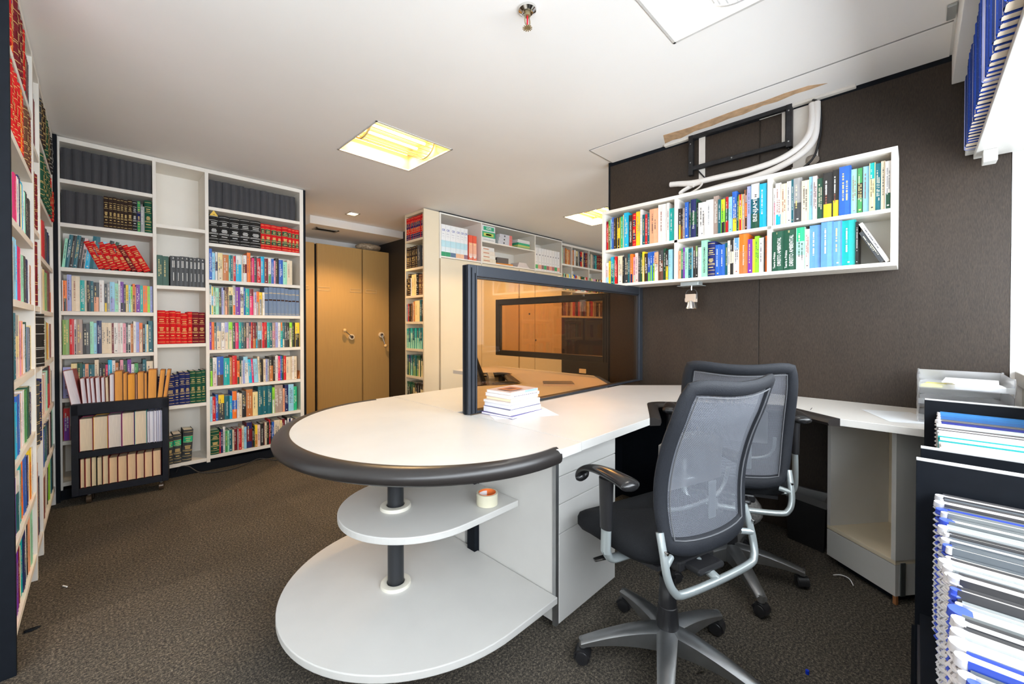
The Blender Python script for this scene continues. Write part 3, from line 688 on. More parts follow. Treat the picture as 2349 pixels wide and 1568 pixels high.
def row(toks, org, ang, length, z, clear, place, depth=.15, kind='book', dh=80, group=None, jit=.010):
    """a row of standing books; org = left end of the front edge as one faces the shelf"""
    ts = []
    for tk in toks.split():
        mm = TOK.match(tk)
        if not mm: print('BAD', tk); continue
        ts.append((mm[1], float(mm[2]), int(mm[3] or dh), mm[4] or '', int(mm[5] or 0), mm[6]))
    tot = sum(q[1] / math.cos(R(q[4])) for q in ts); sc = length / tot; x = 0
    rnd = random.Random(place + toks[:9])
    # ordinal / neighbour bookkeeping for the labels
    names = []
    for c, w_, h_, st, ln, ti in ts:
        if c[0] == '_': names.append(None); continue
        u = []; [u.append(PN[q]) for q in c if PN[q] not in u]
        nm = u[0] if len(u) == 1 else (u[0] + '-and-' + u[1] if len(u) == 2 else 'multicoloured ' + u[0])
        names.append(nm)
    real = [n for n in names if n]
    for i, (c, w_, h_, st, ln, ti) in enumerate(ts):
        adv = w_ / math.cos(R(ln)) * sc
        if c[0] != '_':
            t = w_ * sc * .985; h = clear * h_ / 100 * rnd.uniform(.985, 1.015); d = min(depth, h * .68) * rnd.uniform(.92, 1)
            nm = names[i]; same = [k for k, q in enumerate(names) if q == nm]; pos = same.index(i)
            kd = 'bound volume' if st in ('v', 'q') and st else kind
            lf = next((names[k] for k in range(i - 1, -1, -1) if names[k]), None); rt = next((names[k] for k in range(i + 1, len(names)) if names[k]), None)
            if ti and ti not in '#0123456789': lab = f'{nm} {kd} titled {ti.replace("_", " ")}, {place}'
            elif len(same) == 1:
                nb = f'right of a {lf} one' if lf else (f'left of a {rt} one' if rt else 'alone')
                lab = f'only {nm} {kd}, {nb}, {place}'
            elif pos == 0: lab = f'leftmost {nm} {kd}, {place}'
            elif pos == len(same) - 1: lab = f'rightmost {nm} {kd}, {place}'
            else: lab = f'{ORD[pos] if pos < 15 else "sixteenth"} {nm} {kd} from left, {place}'
            if len(lab.split()) > 16: lab = re.sub(r', (right|left) of a [^,]*? one', '', lab)
            if len(lab.split()) > 16: lab = lab.replace('multicoloured ', '').replace('bound volume', 'volume')
            RECS.append(dict(t=t, h=h, d=d, c=c, st=st, ln=ln, x=x, org=org, ang=ang, z=z, lab=lab, kd=kd, ti=ti, seed=rnd.random(), inset=rnd.uniform(0, jit), sl=adv, grp=group or f'books, {place}'))
        x += adv
def px_area(q):
    ca, sa = math.cos(q['ang']), math.sin(q['ang']); x = q['x'] + q['t'] / 2
    p = Vector((q['org'][0] + ca * x, q['org'][1] + sa * x, q['z'] + q['h'] / 2)) - cam.location; D = p.length; nrm = Vector((sa, -ca, 0))
    return q['t'] * q['h'] * abs(p.normalized().dot(nrm)) / D ** 2
KEEP = 238
def emit_books():
    bk = sorted([q for q in RECS if q['kd'] == 'book'], key=px_area, reverse=True); small = set(id(q) for q in bk[KEEP:])
    rest = MB()
    for q in RECS:
        rnd = random.Random(q['seed'])
        mb = book_mesh(q['t'], q['h'], q['d'], q['c'], q['st'] or 'p', rnd, text=not q['ti'] or q['ti'] in '#')
        ca, sa = math.cos(q['ang']), math.sin(q['ang']); a = R(q['ln'])
        # lean > 0: top towards the right; pivots on the corner it rests on
        x0 = q['x']
        if a < 0: piv = Matrix.Translation((x0 + q['sl'] - q['t'] / math.cos(a) + q['t'] / math.cos(a), 0, 0)) @ Matrix.Rotation(a, 4, 'Y') @ Matrix.Translation((-q['t'], 0, 0)); dz = q['t'] * 0
        elif a > 0: piv = Matrix.Translation((x0, 0, 0)) @ Matrix.Rotation(a, 4, 'Y') @ Matrix.Translation((0, 0, 0))
        else: piv = Matrix.Translation((x0, 0, 0))
        if a > 0: piv = Matrix.Translation((0, 0, math.sin(a) * q['t'])) @ piv
        if a < 0: piv = Matrix.Translation((0, 0, math.sin(-a) * q['t'])) @ piv
        M = Matrix.Translation((*q['org'], q['z'] + .0012)) @ Matrix.Rotation(q['ang'], 4, 'Z') @ Matrix.Translation((0, .008 + q['inset'], 0)) @ piv
        if id(q) in small:      # the many books that show smallest: one object
            b0 = len(rest.v); rest.v += [tuple(M @ Vector(v)) for v in mb.v]; rest.f += [tuple(b0 + k for k in f) for f in mb.f]; rest.c += mb.c; rest.m += mb.m; continue
        o = mb.build({'book': 'book', 'bound volume': 'bound_volume', 'box file': 'box_file', 'magazine': 'magazine'}.get(q['kd'], 'book'), cloth_m if q['st'] in ('q', 'v') and q['st'] else cover_m, T=M)
        tag(o, q['lab'], {'bound volume': 'law volume', 'box file': 'box file'}.get(q['kd'], 'book'), q['grp']); q['o'] = o
        if q['ti'] and q['ti'] != '#': titles(o, q, rnd)
    o = tag(rest.build('shelved_books', cover_m, kind='stuff'), 'the many thin and distant books filling the rest of the white bookcases', 'books')
def titles(o, q, rnd):
    t, h = q['t'], q['h']; c = PAL[q['c'][-1] if len(q['c']) < 3 else q['c'][1]]; ti = q['ti'].replace('_', ' ')
    col = (.86, .85, .82) if lum(c) < .4 else (.03, .03, .05); mm = mat('lettering_%d%d%d' % tuple(int(v * 9) for v in col), col, .6)
    def put(s, size, x, z, rot=-90, ww=1, m=mm): 
        text_mesh(s, size, m, 'title', o, Matrix.Translation((x, -.0016 - t * .05, z)) @ Matrix.Rotation(R(90), 4, 'X') @ Matrix.Rotation(R(rot), 4, 'Z'), ww=ww, bold=size * .012)
    gold = mat('gold_lettering', (.75, .60, .30), .4)
    if ti.startswith('DIREITO AMBIENTAL'):
        put('DIREITO AMBIENTAL', t * .46, t * .64, h * .475, 90, .70); put('Teoria e Prática', t * .27, t * .20, h * .27, 90, 1); put(ti.split()[-1], t * .3, t * .42, h * .945, 0, 1, gold)
    elif len(ti) == 1:
        put(ti, t * .62, t * .5, h * .93, 0); 
        for k, (a, b_) in enumerate(((.62, .84), (.18, .42))):
            z = h * a
            m2 = MB()
            while z < h * b_:
                for xx in ((.34, .60) if not k else (.48,)): m2.quad([(t * xx, -.0016, z), (t * (xx + .16), -.0016, z), (t * (xx + .16), -.0016, z + .008), (t * xx, -.0016, z + .008)])
                z += .0105
            m2.build('printed_lines', mm, o)
    else:
        s = ti; L = h * .62; size = min(t * .62, L / (len(s) * .56)); put(s, size, t * .52, h * .46, 90 if s[0] in 'DRLBP' else -90, min(1.25, L / (len(s) * size * .56)))
def bx_(z): return z
# --- back bookcase
zb = ZB1; F = (0, 3.96)
def brow(bay, z, toks, clear=.262, x0=None, x1=None, word='', **k):
    a, b = [(-.166, .280), (.306, .589), (.618, 1.280)][bay]; a = x0 if x0 is not None else a; b = x1 if x1 is not None else b
    row(toks, (a, 3.96), 0, b - a, z, clear, f'{word}, {["left", "middle", "right"][bay]} bay of back bookcase', **k)
brow(0, zb[0], 'q12 q12.5 q10.5 q11.5 q10.5 q13 q9 q8.5 q10 q6 q11'.replace(' ', 'q ') + 'q', clear=.245, word='top shelf', dh=84)
brow(0, zb[1], 'q15q q12q q9q q13q N6v N5v N5v N4.5v N4.5v N5v N6v k6v gBg5/84v a5/70 G10/88v', clear=.262, word='second shelf', dh=82)
brow(0, zb[2], 'm3/72<5 T4/82<6 k4/82<6 T4/82<6 k4/80<6 Pk4/78<6 s5/70<6 T8/84<5 l5/74<9 k5/80<12 G4/78<14', x1=.06, word='third shelf')
brow(0, zb[2], 'r6/74v<-22 r6/74v<-23 r7/74v<-23 r7/74v<-24 r6/74v<-24 R5/73v<-25 r6/74v<-25 r8/74v<-26', x0=.0, x1=.272, word='third shelf', group='red gilt volumes leaning on the third shelf of the back bookcase')
brow(0, zb[3], 'w1.5/76 oA5/76 v6/92 c11/88=# t6/80 c3/78 k5/78 T4/78 AS8/76 w7/82 Ay4/74 a4/74 lv7/80=# m5/76 w3/84 uk5/80 k3/74 yc4/72 l3/72 Lc3/70 on4/76 S1.5/70 u6/74 t4.5/74 o7/74 L4/73 v4/73', word='fourth shelf')
brow(0, zb[4], 'h9/88 r6/90 wA3/88 e8/88 A10/78=# m5/84 l4/80 B7/86 c5/82 c9/80 R3/80 w6/80 Pw3/80 w4/80 p4.5/80 A3/80 wk4/76 O4/78 w4/84 v5/84 oc5/80 k4/76 l2/76 Yc3/76 T7/86', word='fifth shelf')
brow(0, zb[5], 'v9/78 Y7/86 G6/86 T3/84 S4/82 T7/82 c5/92 k4/82 k4/80 M3/78 s5/90 w4/90 O4/82 N2/82 p4/90 G5/88 u5/90 ws4/78 g5/80 A6/76 T5/88 c9/84', word='sixth shelf')
brow(0, zb[6], 'ru5/82 aA8/86 n4/90 w3/80', x1=-.05, word='seventh shelf')
brow(1, 1.445, 'G7/84 G7/84 _2 k7/86=2 k5/86=3 k6/86=4 k5.5/86=5 k5/86=6 k5/86=7 k5/86=8 k5.5/86=9', word='third shelf', group='numbered black volumes in the middle bay')
brow(1, 1.01, 'r10/96v r5/94v r8/94v r7/94v r9/88v r6/93v R9/91v R9/91v', word='fourth shelf')
brow(1, .546, 'B4/86v B4/86v B11/86v B5/88v B7/92v B6/92v G7/94v G7/95v G5/96v', word='fifth shelf')
brow(1, .105, 'AxAAA7/82v AxAAA8/82v AxAAA9/85v AxAAA11/92v<3', x1=.50, word='bottom shelf')
brow(2, 2.085, 'q6 q7 q7 q8.5 q5.5 q5.5 q5.5 q6 q7 q8 q6 q5 q6 q6'.replace(' ', 'q ') + 'q', clear=.25, x1=1.25, word='top shelf', dh=84)
brow(2, 1.80, 'k10/86v k11/86v k11/86v k11/86v k12/86v rGrGr5/82v rGrGr7/82v rGrGr7/82v rGrGr6/82v rGrGr7.5/82v rGrGr5/80v rGrGr4/80v rGrGr5/80v', word='second shelf')
brow(2, 1.51, 'b5.5/95 l6/82 wBw5.5/86 Yc10/82 O12/80 tm4/80 T4.5/80 c1.5/78 r5/79 wss12/80 c3/82 wRw9/85 o7.5/93 R2/76 M6/78 A6/84 r9/78 s8/86 R9/80 wg7/84 b5.5/82 p4/76 N8/85 b10/80 m10/77 c13/83 _17', word='third shelf')
brow(2, 1.235, 'TwT4/90 yly4/84 gwg4.5/82 m6/82 A6/80 v4/82 w2/76 nS6/84 n2/80 YG9/86 awo5.5/92 u10/86 wBac8/88 b3/86 t9/85 RM9/83 P3/74 vw4/74 oa6/76 ya7/75 w5/75 f9.5/92v f9.5/92v f9.5/92v f9.5/91v f9.5/91v f9/91v f9.5/90v f9.5/89v f9/89v', word='fourth shelf')
brow(2, .955, 'u4 o5 Gc4 fc10 wcw7 vc8 Lc8 A6 M7 t5 T5 A6 ep6 Bw4 r4 RO7 Ns4 eln10 r5 rR6 t6 T7 epe7 v6 w6 ots5 Tc5 A6 k6 Lc7 k7 yk11', word='fifth shelf', dh=83)
brow(2, .665, 'GL4/84 wP6/86 bn10/88 t9/84 O4/86 r7/90 oG4/74 Gc3/74 w2/72 v3/74 lw7/86<-3 s5/76<-3 M3/76<-3 l7/77<-3 c3/82<-2 k5/74<-2 c4/74 v3/74 a3/74 kO7/80 N3/80 w2/82 w3/83 M4/83 b3/83 G3/83 r4.5/82 c9/78 c2/78 w3.5/78 c5/78 _2 O3/77<14', word='sixth shelf')
brow(2, .385, 'l3/76 r4.5/74 b3.5/80 yAA9/78 T7/72=LEGISLAÇÃO_ELEITORAL s3.5/72 obo7.5/86=Direito_Eleitoral w3/78 c4/76 Ak6.5/82 O10/86=# Y8/76 T7.5/92 T7.5/92 T7.5/92 Lw4/86 e7/91 e7/91 S3/78 B6/90 l9/90 x6/80 _5', word='seventh shelf')
brow(2, .12, 'G19/74v r3/64 B5/74 w5/80 g5/66 m4/66 T7/67 c4/66 R7/67 a3/67 r7/68 c5/75 l6/70 BRRB14/82 k4/60 G2/68 yO6/70 P7/70 k9/72=DELEGADO_DE_POLICIA R2/72 c5/74 k6/74 r3/80 k4/72 b6/72 c15/76 Y5/74 R8/76 w4/70 k2/80 w4/78 B5/74 w4/74 n7/72 B3/72 w4/72 Y7/72', word='bottom shelf')
# --- left bookcase (front faces +x, left end is the near one)
def arow(bay, z, toks, word, clear=.262, **k):
    a, b = [(2.122, 2.805), (2.840, 3.096), (3.13, 3.91)][bay]
    row(toks, (-.20, a), R(90), b - a, z, clear, f'{word}, {["near", "narrow", "far"][bay]} bay of left bookcase', jit=.004, **k)
arow(0, 2.09, 'r9/96v bo7/90v r6/96v R9/93v R9/92v R8/90v r8/90v Yn12/86 t4/92 R6/80 A6/80', 'top shelf')
arow(0, 1.81, 'r8/92v r8/92v r8/92v r8/92v r9/90v o9/90v r9/90v m5/86 n9/88v n9/88v R9/88v R8/86v', 'second shelf')
arow(0, 1.515, 'S6/80 l6/80 e4/74 m4/70 _5 M7/72 w6/72 B7/78 Y3/70 s8/76 w4/70 m3/70 k7/72 k8/70 N7/70', 'third shelf')
arow(0, 1.24, 'roR11/86 a5/80 l7/84 s4/80 M8/78 m7/70 A8/72 B8/72 w3/66 O6/66', 'fourth shelf')
arow(0, .955, 'T14/92 T6/92 aYP9/88 p6/80 S7/80 w5/76 G5/78 f8/72 A4/70 Y5/74', 'fifth shelf')
arow(0, .675, 'n6/66 c5/70 s6/74 b7/82 m4/70 P5/80 w5/84 g9/80 G6/82 B4/70 w6/76', 'sixth shelf')
arow(0, .40, 'hY6/80 c4/76 u4/78 wT10/80 t4/84 o6/84<-4 b8/90<-4 B4/80 P5/74 yo6/82 w5/80', 'seventh shelf')
arow(0, .12, 'BwM9/86 p4/80 u5/82 R7/84 c4/78 t5/84 B7/88 wG6/90 k4/80 S8/84 m9/86 w5/80', 'bottom shelf')
arow(1, 1.98, 'w9/80 A9/92 R4/84 w5/80', 'top shelf', clear=.30)
arow(1, 1.60, 'n8/86v n8/86v R9/86v _6 w9/80', 'second shelf', clear=.30)
arow(1, 1.24, 'R10/96v r6/94 Y4/92 w5/84 k6/80', 'third shelf', clear=.30)
arow(1, .955, 'R5/96v k16/98v N6/90', 'fourth shelf', clear=.25)
arow(1, .60, 'A11/92v B10/92v w9/84', 'fifth shelf', clear=.32)
arow(1, .12, 'c9/90 O14/92 b6/80 k6/70', 'bottom shelf', clear=.40)
arow(2, 2.10, 'A7/80v N8/84v N8/84v G8/84v G8/84v N8/82v A8/80v k8/80v k8/80v', 'top shelf', clear=.245)
arow(2, 1.80, 'G9/84v G9/84v G9/84v G9/84v G9/84v rGrG9/84v rGrG9/84v r9/70v', 'second shelf')
arow(2, 1.505, 'O6/86 w5/86 Y4/80 _8 r9/84 R5/80 A8/78 B8/76 k9/74 w4/70', 'third shelf')
arow(2, 1.23, 'r8/90 w9/88 Y9/86 g6/84 h7/84 R9/92 R8/92 wo7/80', 'fourth shelf')
arow(2, .95, 'b5/60 w6/60 k7/90 c7/86 m6/84 O7/82 y5/80 w6/80 R4/80 P6/80', 'fifth shelf')
arow(2, .665, 'T5/60 g6/70 P7/80 S6/80 w9/84 m5/86 kr10/92 r8/90 c5/80 n6/76', 'sixth shelf')
arow(2, .395, 'R7/70 w5/70 b7/74 G6/74 T7/74 B6/76 k7/76 w6/80 P5/80 k7/90 m5/90', 'seventh shelf')
arow(2, .12, 'b9/84<6 R9/84<6 e6/80<10 w7/80<12 k5/80<13 L12/86<6 w5/88 T6/88 k8/88', 'bottom shelf')
# --- shelf column (front faces -x)
def crow(z, toks, word, clear=.27): row(toks, (2.41, 4.045), R(-90), .352, z, clear, f'{word} of narrow shelf column', depth=.14)
crow(2.085, ' '.join(['rBrB4.5/90v'] * 10), 'top shelf')
crow(1.775, 'N5/86v N5/86v N5/86v N6/86v N5/86v N6/86v A9/84 A10/84', 'second shelf')
crow(1.475, 'N3/70v N7/90v w2/72 Y6/84 _1 Y6/84 k5/88v n5/82v n5/82v n5/82v', 'third shelf')
crow(1.19, 'f3/70 r3/72 N4/72 n4/74 c3/78 O4/82 Y11/84 T4/84 N4/80 k4/80', 'fourth shelf')
crow(.895, ' '.join(['tm4/82', 'Tm4/82', 'tm5/83', 'Tm4/83', 'tm4/83', 'Tm5/83', 'tm4/84', 'Tm4/84', 'tm5/84']), 'fifth shelf')
crow(.597, ' '.join(['TG4/82', 'Bh4/82', 'Tm4/83', 'Gh4/83', 'Th4/83', 'Gh5/83', 'GY4/84', 'kY4/84', 'GY5/84']), 'sixth shelf')
crow(.33, 'Gk5/84 Gk5/84 Gk5/84 GY5/84 kY6/84 kY6/84 kY6/84 kY6/84', 'seventh shelf', .23)
# --- far bookcase
def frow(bay, z, toks, word): a, b = HB[bay]; row(toks, (a + .006, 3.66), 0, b - a - .03, z, .27, f'{word}, {["left", "middle", "right"][bay]} bay of far bookcase', depth=.2)
frow(0, 2.05, 'G3/88 m5/88 e6/90 a6/92 _2 O5/86 O5/84 Y3/80 O11/82', 'top shelf')
frow(1, 2.05, 'k5/84 O7/86 w8/88 k3/86 Yk9/84 _3 a6/86 k4/86 rBr11/84v Y8/86 _3 B6/84v R12/84v', 'top shelf')
frow(2, 2.05, 'G5/80 c6/84 e6/80 T6/82 t6/80 R8/84v R9/86v n6/84v e5/80 k5/80', 'top shelf')
frow(0, 1.67, 'R6/88 Y3/86 n6/86 m6/88 k5/84 e5/82 Y6/88 y5/88 lm9/90', 'middle shelf')
frow(1, 1.67, 'yG6/86v c5/84 bw6/90 r3/84 O6/86 w5/90 Y8/84 O6/84 G6/86v G9/84 Y4/80 P5/84 r6/86', 'middle shelf')
frow(2, 1.67, 'g6/84 Y8/82 w3/80 p9/82 k3/80 Y5/80 k4/82 w6/80 O9/84 n6/80', 'middle shelf')
frow(0, 1.29, 'n8/90 n8/86 R8/88 c4/80 e7/84 n8/88', 'bottom shelf')
frow(1, 1.29, 'c3/80 r9/90 n7/84 N6/84 r8/90 e7/84 N8/80 R8/86 n6/82 Y3/80', 'bottom shelf')
frow(2, 1.29, 'n6/80 r8/88 Y3/84 e8/84 N8/84 w4/80 n9/84 R7/80', 'bottom shelf')
# --- wall shelf (front faces -x); left end has the larger y
def hrow(bay, low, toks, length=None):
    a, b = [(1.574, 1.081), (1.054, .577), (.549, .084)][bay]; z = 1.438 if low else 1.682
    row(toks, (2.53, a), R(-90), length or a - b, z, .226 if low else .254, f'{"lower" if low else "upper"} row, {["left", "middle", "right"][bay]} bay of wall shelf', depth=.165, jit=.012)
hrow(0, 0, 'BrB2.5/80 r4/73 gn5/83 ll5/84 b5/88 N6/85 A4/86 kyk7/84 P2/80 x5/84 Yw4/90 s11/92=# N10/86=CÓDIGO_SANITÁRIO rBrBr8/86v y11/90 w4/92 T8/79 r5/79 T5/80 S20/88 w20/96 w5/96 t12/80')
hrow(0, 1, 'wPl9/68 y4/72 sT8/84 t5/76 r6/85 N3/80 cw12/84 k3/80 A12/88 T5/86 oB7/85 pm5/76 P8/86 A6/87 G6/84 yc5/88 N8/80 bL6/82 bL5/83 bL5.5/84 Sw9/82 An12/84 G5/88 ky7/82 l9/84 _4')
hrow(1, 0, 'Ny7/74 ko3/74 e6/76 b10/88=# aka6/84 BGB16/92=Direito_Ambiental k3/82 _1.5 w19/80 w18/82 e12/87 T6/78 yLk10/78 rGr9/82 l8/78 bby11/88 G4/76 ryr7/80 e6/80 Aok6/87 v7/92 wTG20/96=BENJAMIM s15/92')
hrow(1, 1, 'S6.5/76 gB5.5/82 u5/84 m9/84 T5/80 T4.5/80 l3/82 nAk7/84 hAk7/84 w8/80 m17/97=RESOLUÇÕES_CONAMA B19/90v b12/80=# b11.5/80 T7/82 w5/86 kck10/88 jww12/90 oO20/97=Economia,_Saúde_e_Ambiente u10/82 y4/82 L10/88 w11/84 k2/82 o3.5/86')
hrow(2, 0, 'wp3.5/78 wwws8/88 c8/84 w6/86 T3/88 aA11/90 c9.5/80 l5/86 P5.5/86 G7.5/80=# ky11.5/88 ky8/90 b14/92 m6.5/84 gkg7/85 l7/84 tYY6.5/88 T6/86 c4.5/88 wwG6.5/86')
hrow(2, 1, 'G25/92=DIREITO_AMBIENTAL_I G27/94=DIREITO_AMBIENTAL_II xmw19/94 P8.5/90 j24/96 j24/98 j16/98 t25/97 k5/90 _36 A9/74<-27 w8/94<-27', .463)
emit_books()
# ------------------------------------------------------------------ office chairs (local: faces +Y, origin on the floor under the column)
def sq(s, t, k=.16):
    return s * math.sqrt(1 - k * t ** 6), t * math.sqrt(1 - k * s ** 6)
def back_pt(s, t, off=0):
    u, v = sq(s, t); v = (v + 1) / 2
    hw = .200 + .014 * v + .010 * math.sin(math.pi * v)
    x = hw * u; z = .475 + .515 * v + .030 * (u * u) * max(0, v - .5) * 2 - .018 * (1 - u * u) * (1 - v)
    y = -.185 + .022 * math.sin(math.pi * min(1, v * 1.3)) - .105 * v ** 2.4 + .036 * u * u * (.6 + .4 * v)
    return Vector((x, y + off, z))
def make_chair(label, arm_h=.672):
    t = thing('office_chair', label, 'chair')
    # five-star base, each leg with its caster
    for k in range(5):
        a = R(72 * k); T = Matrix.Rotation(a, 4, 'Z')
        secs = []
        for i in range(11):
            q = i / 10; r = .022 + .268 * q; w = .034 - .014 * q; zc = .135 - .062 * q ** 1.6; hh = .052 * (1 - q) ** 1.2 + .014
            pr = [(-w, 0), (-w * .7, .006), (0, .008), (w * .7, .006), (w, 0), (w * .82, -hh), (w * .5, -hh * .9), (w * .5, -.004), (-w * .5, -.004), (-w * .5, -hh * .9), (-w * .82, -hh)]
            secs.append([T @ Vector((r, y, zc + z)) for y, z in pr])
        lg = MB().loft(secs); lg.cyl(T @ Vector((.283, 0, .082)), T @ Vector((.283, 0, .056)), .013, seg=14)
        l = lg.build('leg', alu, t, smooth=True)
        c = T @ Vector((.283, 0, .026)); sw = R([20, -50, 75, 130, 10][k]); dx = Vector((math.cos(a + sw), math.sin(a + sw), 0))
        m = MB()
        for s_ in (-1, 1):
            p = c + dx * s_ * .013; n = 20; pr = [(.006, -.011), (.020, -.011), (.0255, -.007), (.0258, .003), (.021, .010), (.008, .0115), (.0, .0115)]
            e2 = dx.cross(Vector((0, 0, 1))); secs = [[p + dx * (s_ * w_) + (e2 * math.cos(2 * math.pi * j / n) + Vector((0, 0, 1)) * math.sin(2 * math.pi * j / n)) * r_ for j in range(n)] for r_, w_ in pr]
            m.loft(secs, caps=False)
        secs = []
        for i in range(9):   # hood over the twin wheels
            an = math.pi * (-.05 + 1.0 * i / 8); e2 = dx.cross(Vector((0, 0, 1))); q = c + (e2 * math.cos(an) + Vector((0, 0, 1)) * math.sin(an)) * .0285
            q2 = c + (e2 * math.cos(an) + Vector((0, 0, 1)) * math.sin(an)) * .024; secs.append([q - dx * .021, q + dx * .021, q2 + dx * .021, q2 - dx * .021])
        m.loft(secs); m.cyl(c + Vector((0, 0, .026)), c + Vector((0, 0, .038)), .011, seg=12)
        m.build('caster', blackpl, l, smooth=True)
    MB().lathe([(0, .075), (.034, .075), (.036, .09), (.036, .150), (.032, .20), (.031, .21), (.029, .212), (.028, .26), (.0265, .262), (.026, .31), (.016, .312), (.016, .385), (0, .385)], seg=28).build('column', blackpl, t, smooth=True)
    m = MB(); m.box((-.085, -.13, .375), (.085, .13, .412)); m.box((-.06, -.185, .385), (.06, -.10, .405)); m.build('mechanism', blackpl, t, bevel=.008)
    MB().tube([(-.08, .02, .392), (-.15, .03, .388), (-.20, .035, .382)], .0055, 8, flat=(1, 1)).build('lever_rod', blackpl, t, smooth=True)
    MB().tube([(-.19, .03, .384), (-.22, .045, .38), (-.265, .06, .373)], lambda q: .012 * (1 - .5 * abs(q - .5)), 12, flat=(1.25, .4)).build('lever', blackgl, t, smooth=True)
    # seat cushion
    mb = MB(); N = 18; secs = []
    def seat_pt(s, tt, lv):
        u, v = sq(s, tt, .26); x = u * (.235 + .012 * v) * lv[0]; y = .045 + v * (.203 if v > 0 else .185) * lv[0]
        front = max(0, v - .35) / .65; z = lv[1] - .035 * front ** 2.2 + (.012 * (1 - u * u) * (1 - v * v) if lv[1] > .47 else 0) - .008 * (1 - min(1, abs(u) * 1.5)) * (v < .5)
        return (x, y, z)
    ring = [(math.cos(2 * math.pi * i / 64), math.sin(2 * math.pi * i / 64)) for i in range(64)]
    def sqr(c, s_): m_ = max(abs(c), abs(s_)); return c / m_, s_ / m_
    for lv in ((.30, .413), (.80, .410), (.94, .420), (1.0, .440), (1.0, .462), (.97, .478), (.90, .488), (.70, .494), (.40, .496), (.05, .496)):
        secs.append([seat_pt(*sqr(c, s_), lv) for c, s_ in ring])
    mb.loft(secs); mb.build('seat', fabric, t, smooth=True)
    m = MB(); m.poly([(-.17, -.12), (.17, -.12), (.19, 0), (.17, .15), (-.17, .15), (-.19, 0)], .402, .416); m.build('seat_pan', blackpl, t)
    # backrest border
    mb = MB(); secs = []; n = 96
    for i in range(n):
        a = 2 * math.pi * i / n; c, s_ = sqr(math.cos(a), math.sin(a)); p = back_pt(c, s_); inn = back_pt(c * .80, s_ * (.84 if s_ > 0 else .80))
        ctr = (p + inn) / 2; d = (inn - p) / 2; W_ = d.length; d.normalize()
        a2 = 2 * math.pi * (i + 1) / n; c2, s2 = sqr(math.cos(a2), math.sin(a2)); tg = (back_pt(c2, s2) - p).normalized(); nr = d.cross(tg).normalized()
        secs.append([ctr + d * math.cos(2 * math.pi * j / 12) * W_ * 1.04 + nr * math.sin(2 * math.pi * j / 12) * .0135 for j in range(12)])
    mb.loft(secs, closed=True); mb.build('backrest_border', padm, t, smooth=True)
    mb = MB(); N = 26; uv = []
    for i in range(N + 1):
        for j in range(N + 1):
            s_, tt = (-1 + 2 * i / N) * .84, (-1 + 2 * j / N) * .86; mb.v.append(tuple(back_pt(s_, tt))); uv.append((s_ * .43, tt * .54))
    mb.uv = uv
    for i in range(N):
        for j in range(N): mb.f.append((i * (N + 1) + j, (i + 1) * (N + 1) + j, (i + 1) * (N + 1) + j + 1, i * (N + 1) + j + 1)); mb.c.append(None); mb.m.append(0)
    mb.build('backrest_mesh', netm, t, smooth=True)
    # stitched seam around the mesh
    sp = [back_pt(c * .80, s_ * .82, -.012) for c, s_ in [sqr(math.cos(2 * math.pi * i / 48), math.sin(2 * math.pi * i / 48)) for i in range(48)]]
    MB().tube(sp, .0022, 6, smooth=1, closed=True).build('piping', mat('grey_piping', (.12, .125, .135), .6), t, smooth=True)
    # lumbar support seen through the mesh
    lb = [(-.155, -.130, .67), (-.15, -.118, .61), (-.11, -.112, .575), (0, -.112, .565), (.11, -.112, .575), (.15, -.118, .61), (.155, -.130, .67)]
    MB().tube(lb, .0065, 10).build('lumbar_bar', silver, t, smooth=True)
    m = MB(); m.loft([[(x, -.125 + .2 * x * x + .0, .64 + dz) for x, dz in ((-.13 + .26 * i / 8, 0) for i in range(9))] + [(x, -.125 + .2 * x * x + .04, .64 + dz) for x, dz in ((.13 - .26 * i / 8, 0) for i in range(9))],
            [(x, -.130 + .2 * x * x + .0, .80 - 1.6 * x * x) for x in (-.13 + .26 * i / 8 for i in range(9))] + [(x, -.130 + .2 * x * x + .04, .80 - 1.6 * x * x) for x in (.13 - .26 * i / 8 for i in range(9))]])
    m.build('lumbar_pad', clearp, t, smooth=True)
    B((.03, -.150, .53), (.065, -.145, .65)).build('lumbar_slide', silver, t, bevel=.003)
    # U-shaped silver tube carrying the back
    m = MB(); m.tube([(-.200, -.155, .545), (-.204, -.172, .49), (-.204, -.187, .43), (-.19, -.198, .392), (-.155, -.202, .376), (0, -.204, .372), (.155, -.202, .376), (.19, -.198, .392), (.204, -.187, .43), (.204, -.172, .49), (.200, -.155, .545)], .0118, 12, smooth=8)
    for s_ in (-1, 1): m.cyl((s_ * .204, -.182, .462), (s_ * .165, -.165, .468), .010, seg=12)
    m.cyl((0, -.204, .372), (0, -.13, .395), .014, seg=12); u = m.build('back_tube', silver, t, smooth=True)
    for s_ in (-1, 1): MB().cyl((s_ * .205, -.178, .500), (s_ * .205, -.190, .498), .0045, seg=10).build('screw', chrome, u, smooth=True)
    # armrests
    for s_ in (-1, 1):
        br = [(s_ * .262, .005, arm_h - .17), (s_ * .264, .005, arm_h - .24), (s_ * .262, .005, .43), (s_ * .245, .005, .402), (s_ * .20, .005, .396), (s_ * .09, .005, .397)]
        a_ = MB().tube(br, .021, 14, flat=(.9, .9) if 0 else (1, .55)).build('armrest_bracket', silver, t, smooth=True)
        sl = MB().tube([(s_ * .262, .005, arm_h - .01), (s_ * .263, .005, arm_h - .17)], lambda q: .030 - .006 * q, 18, 0, 1, flat=(.95, .62)).build('armrest_sleeve', blackpl, t, smooth=True)
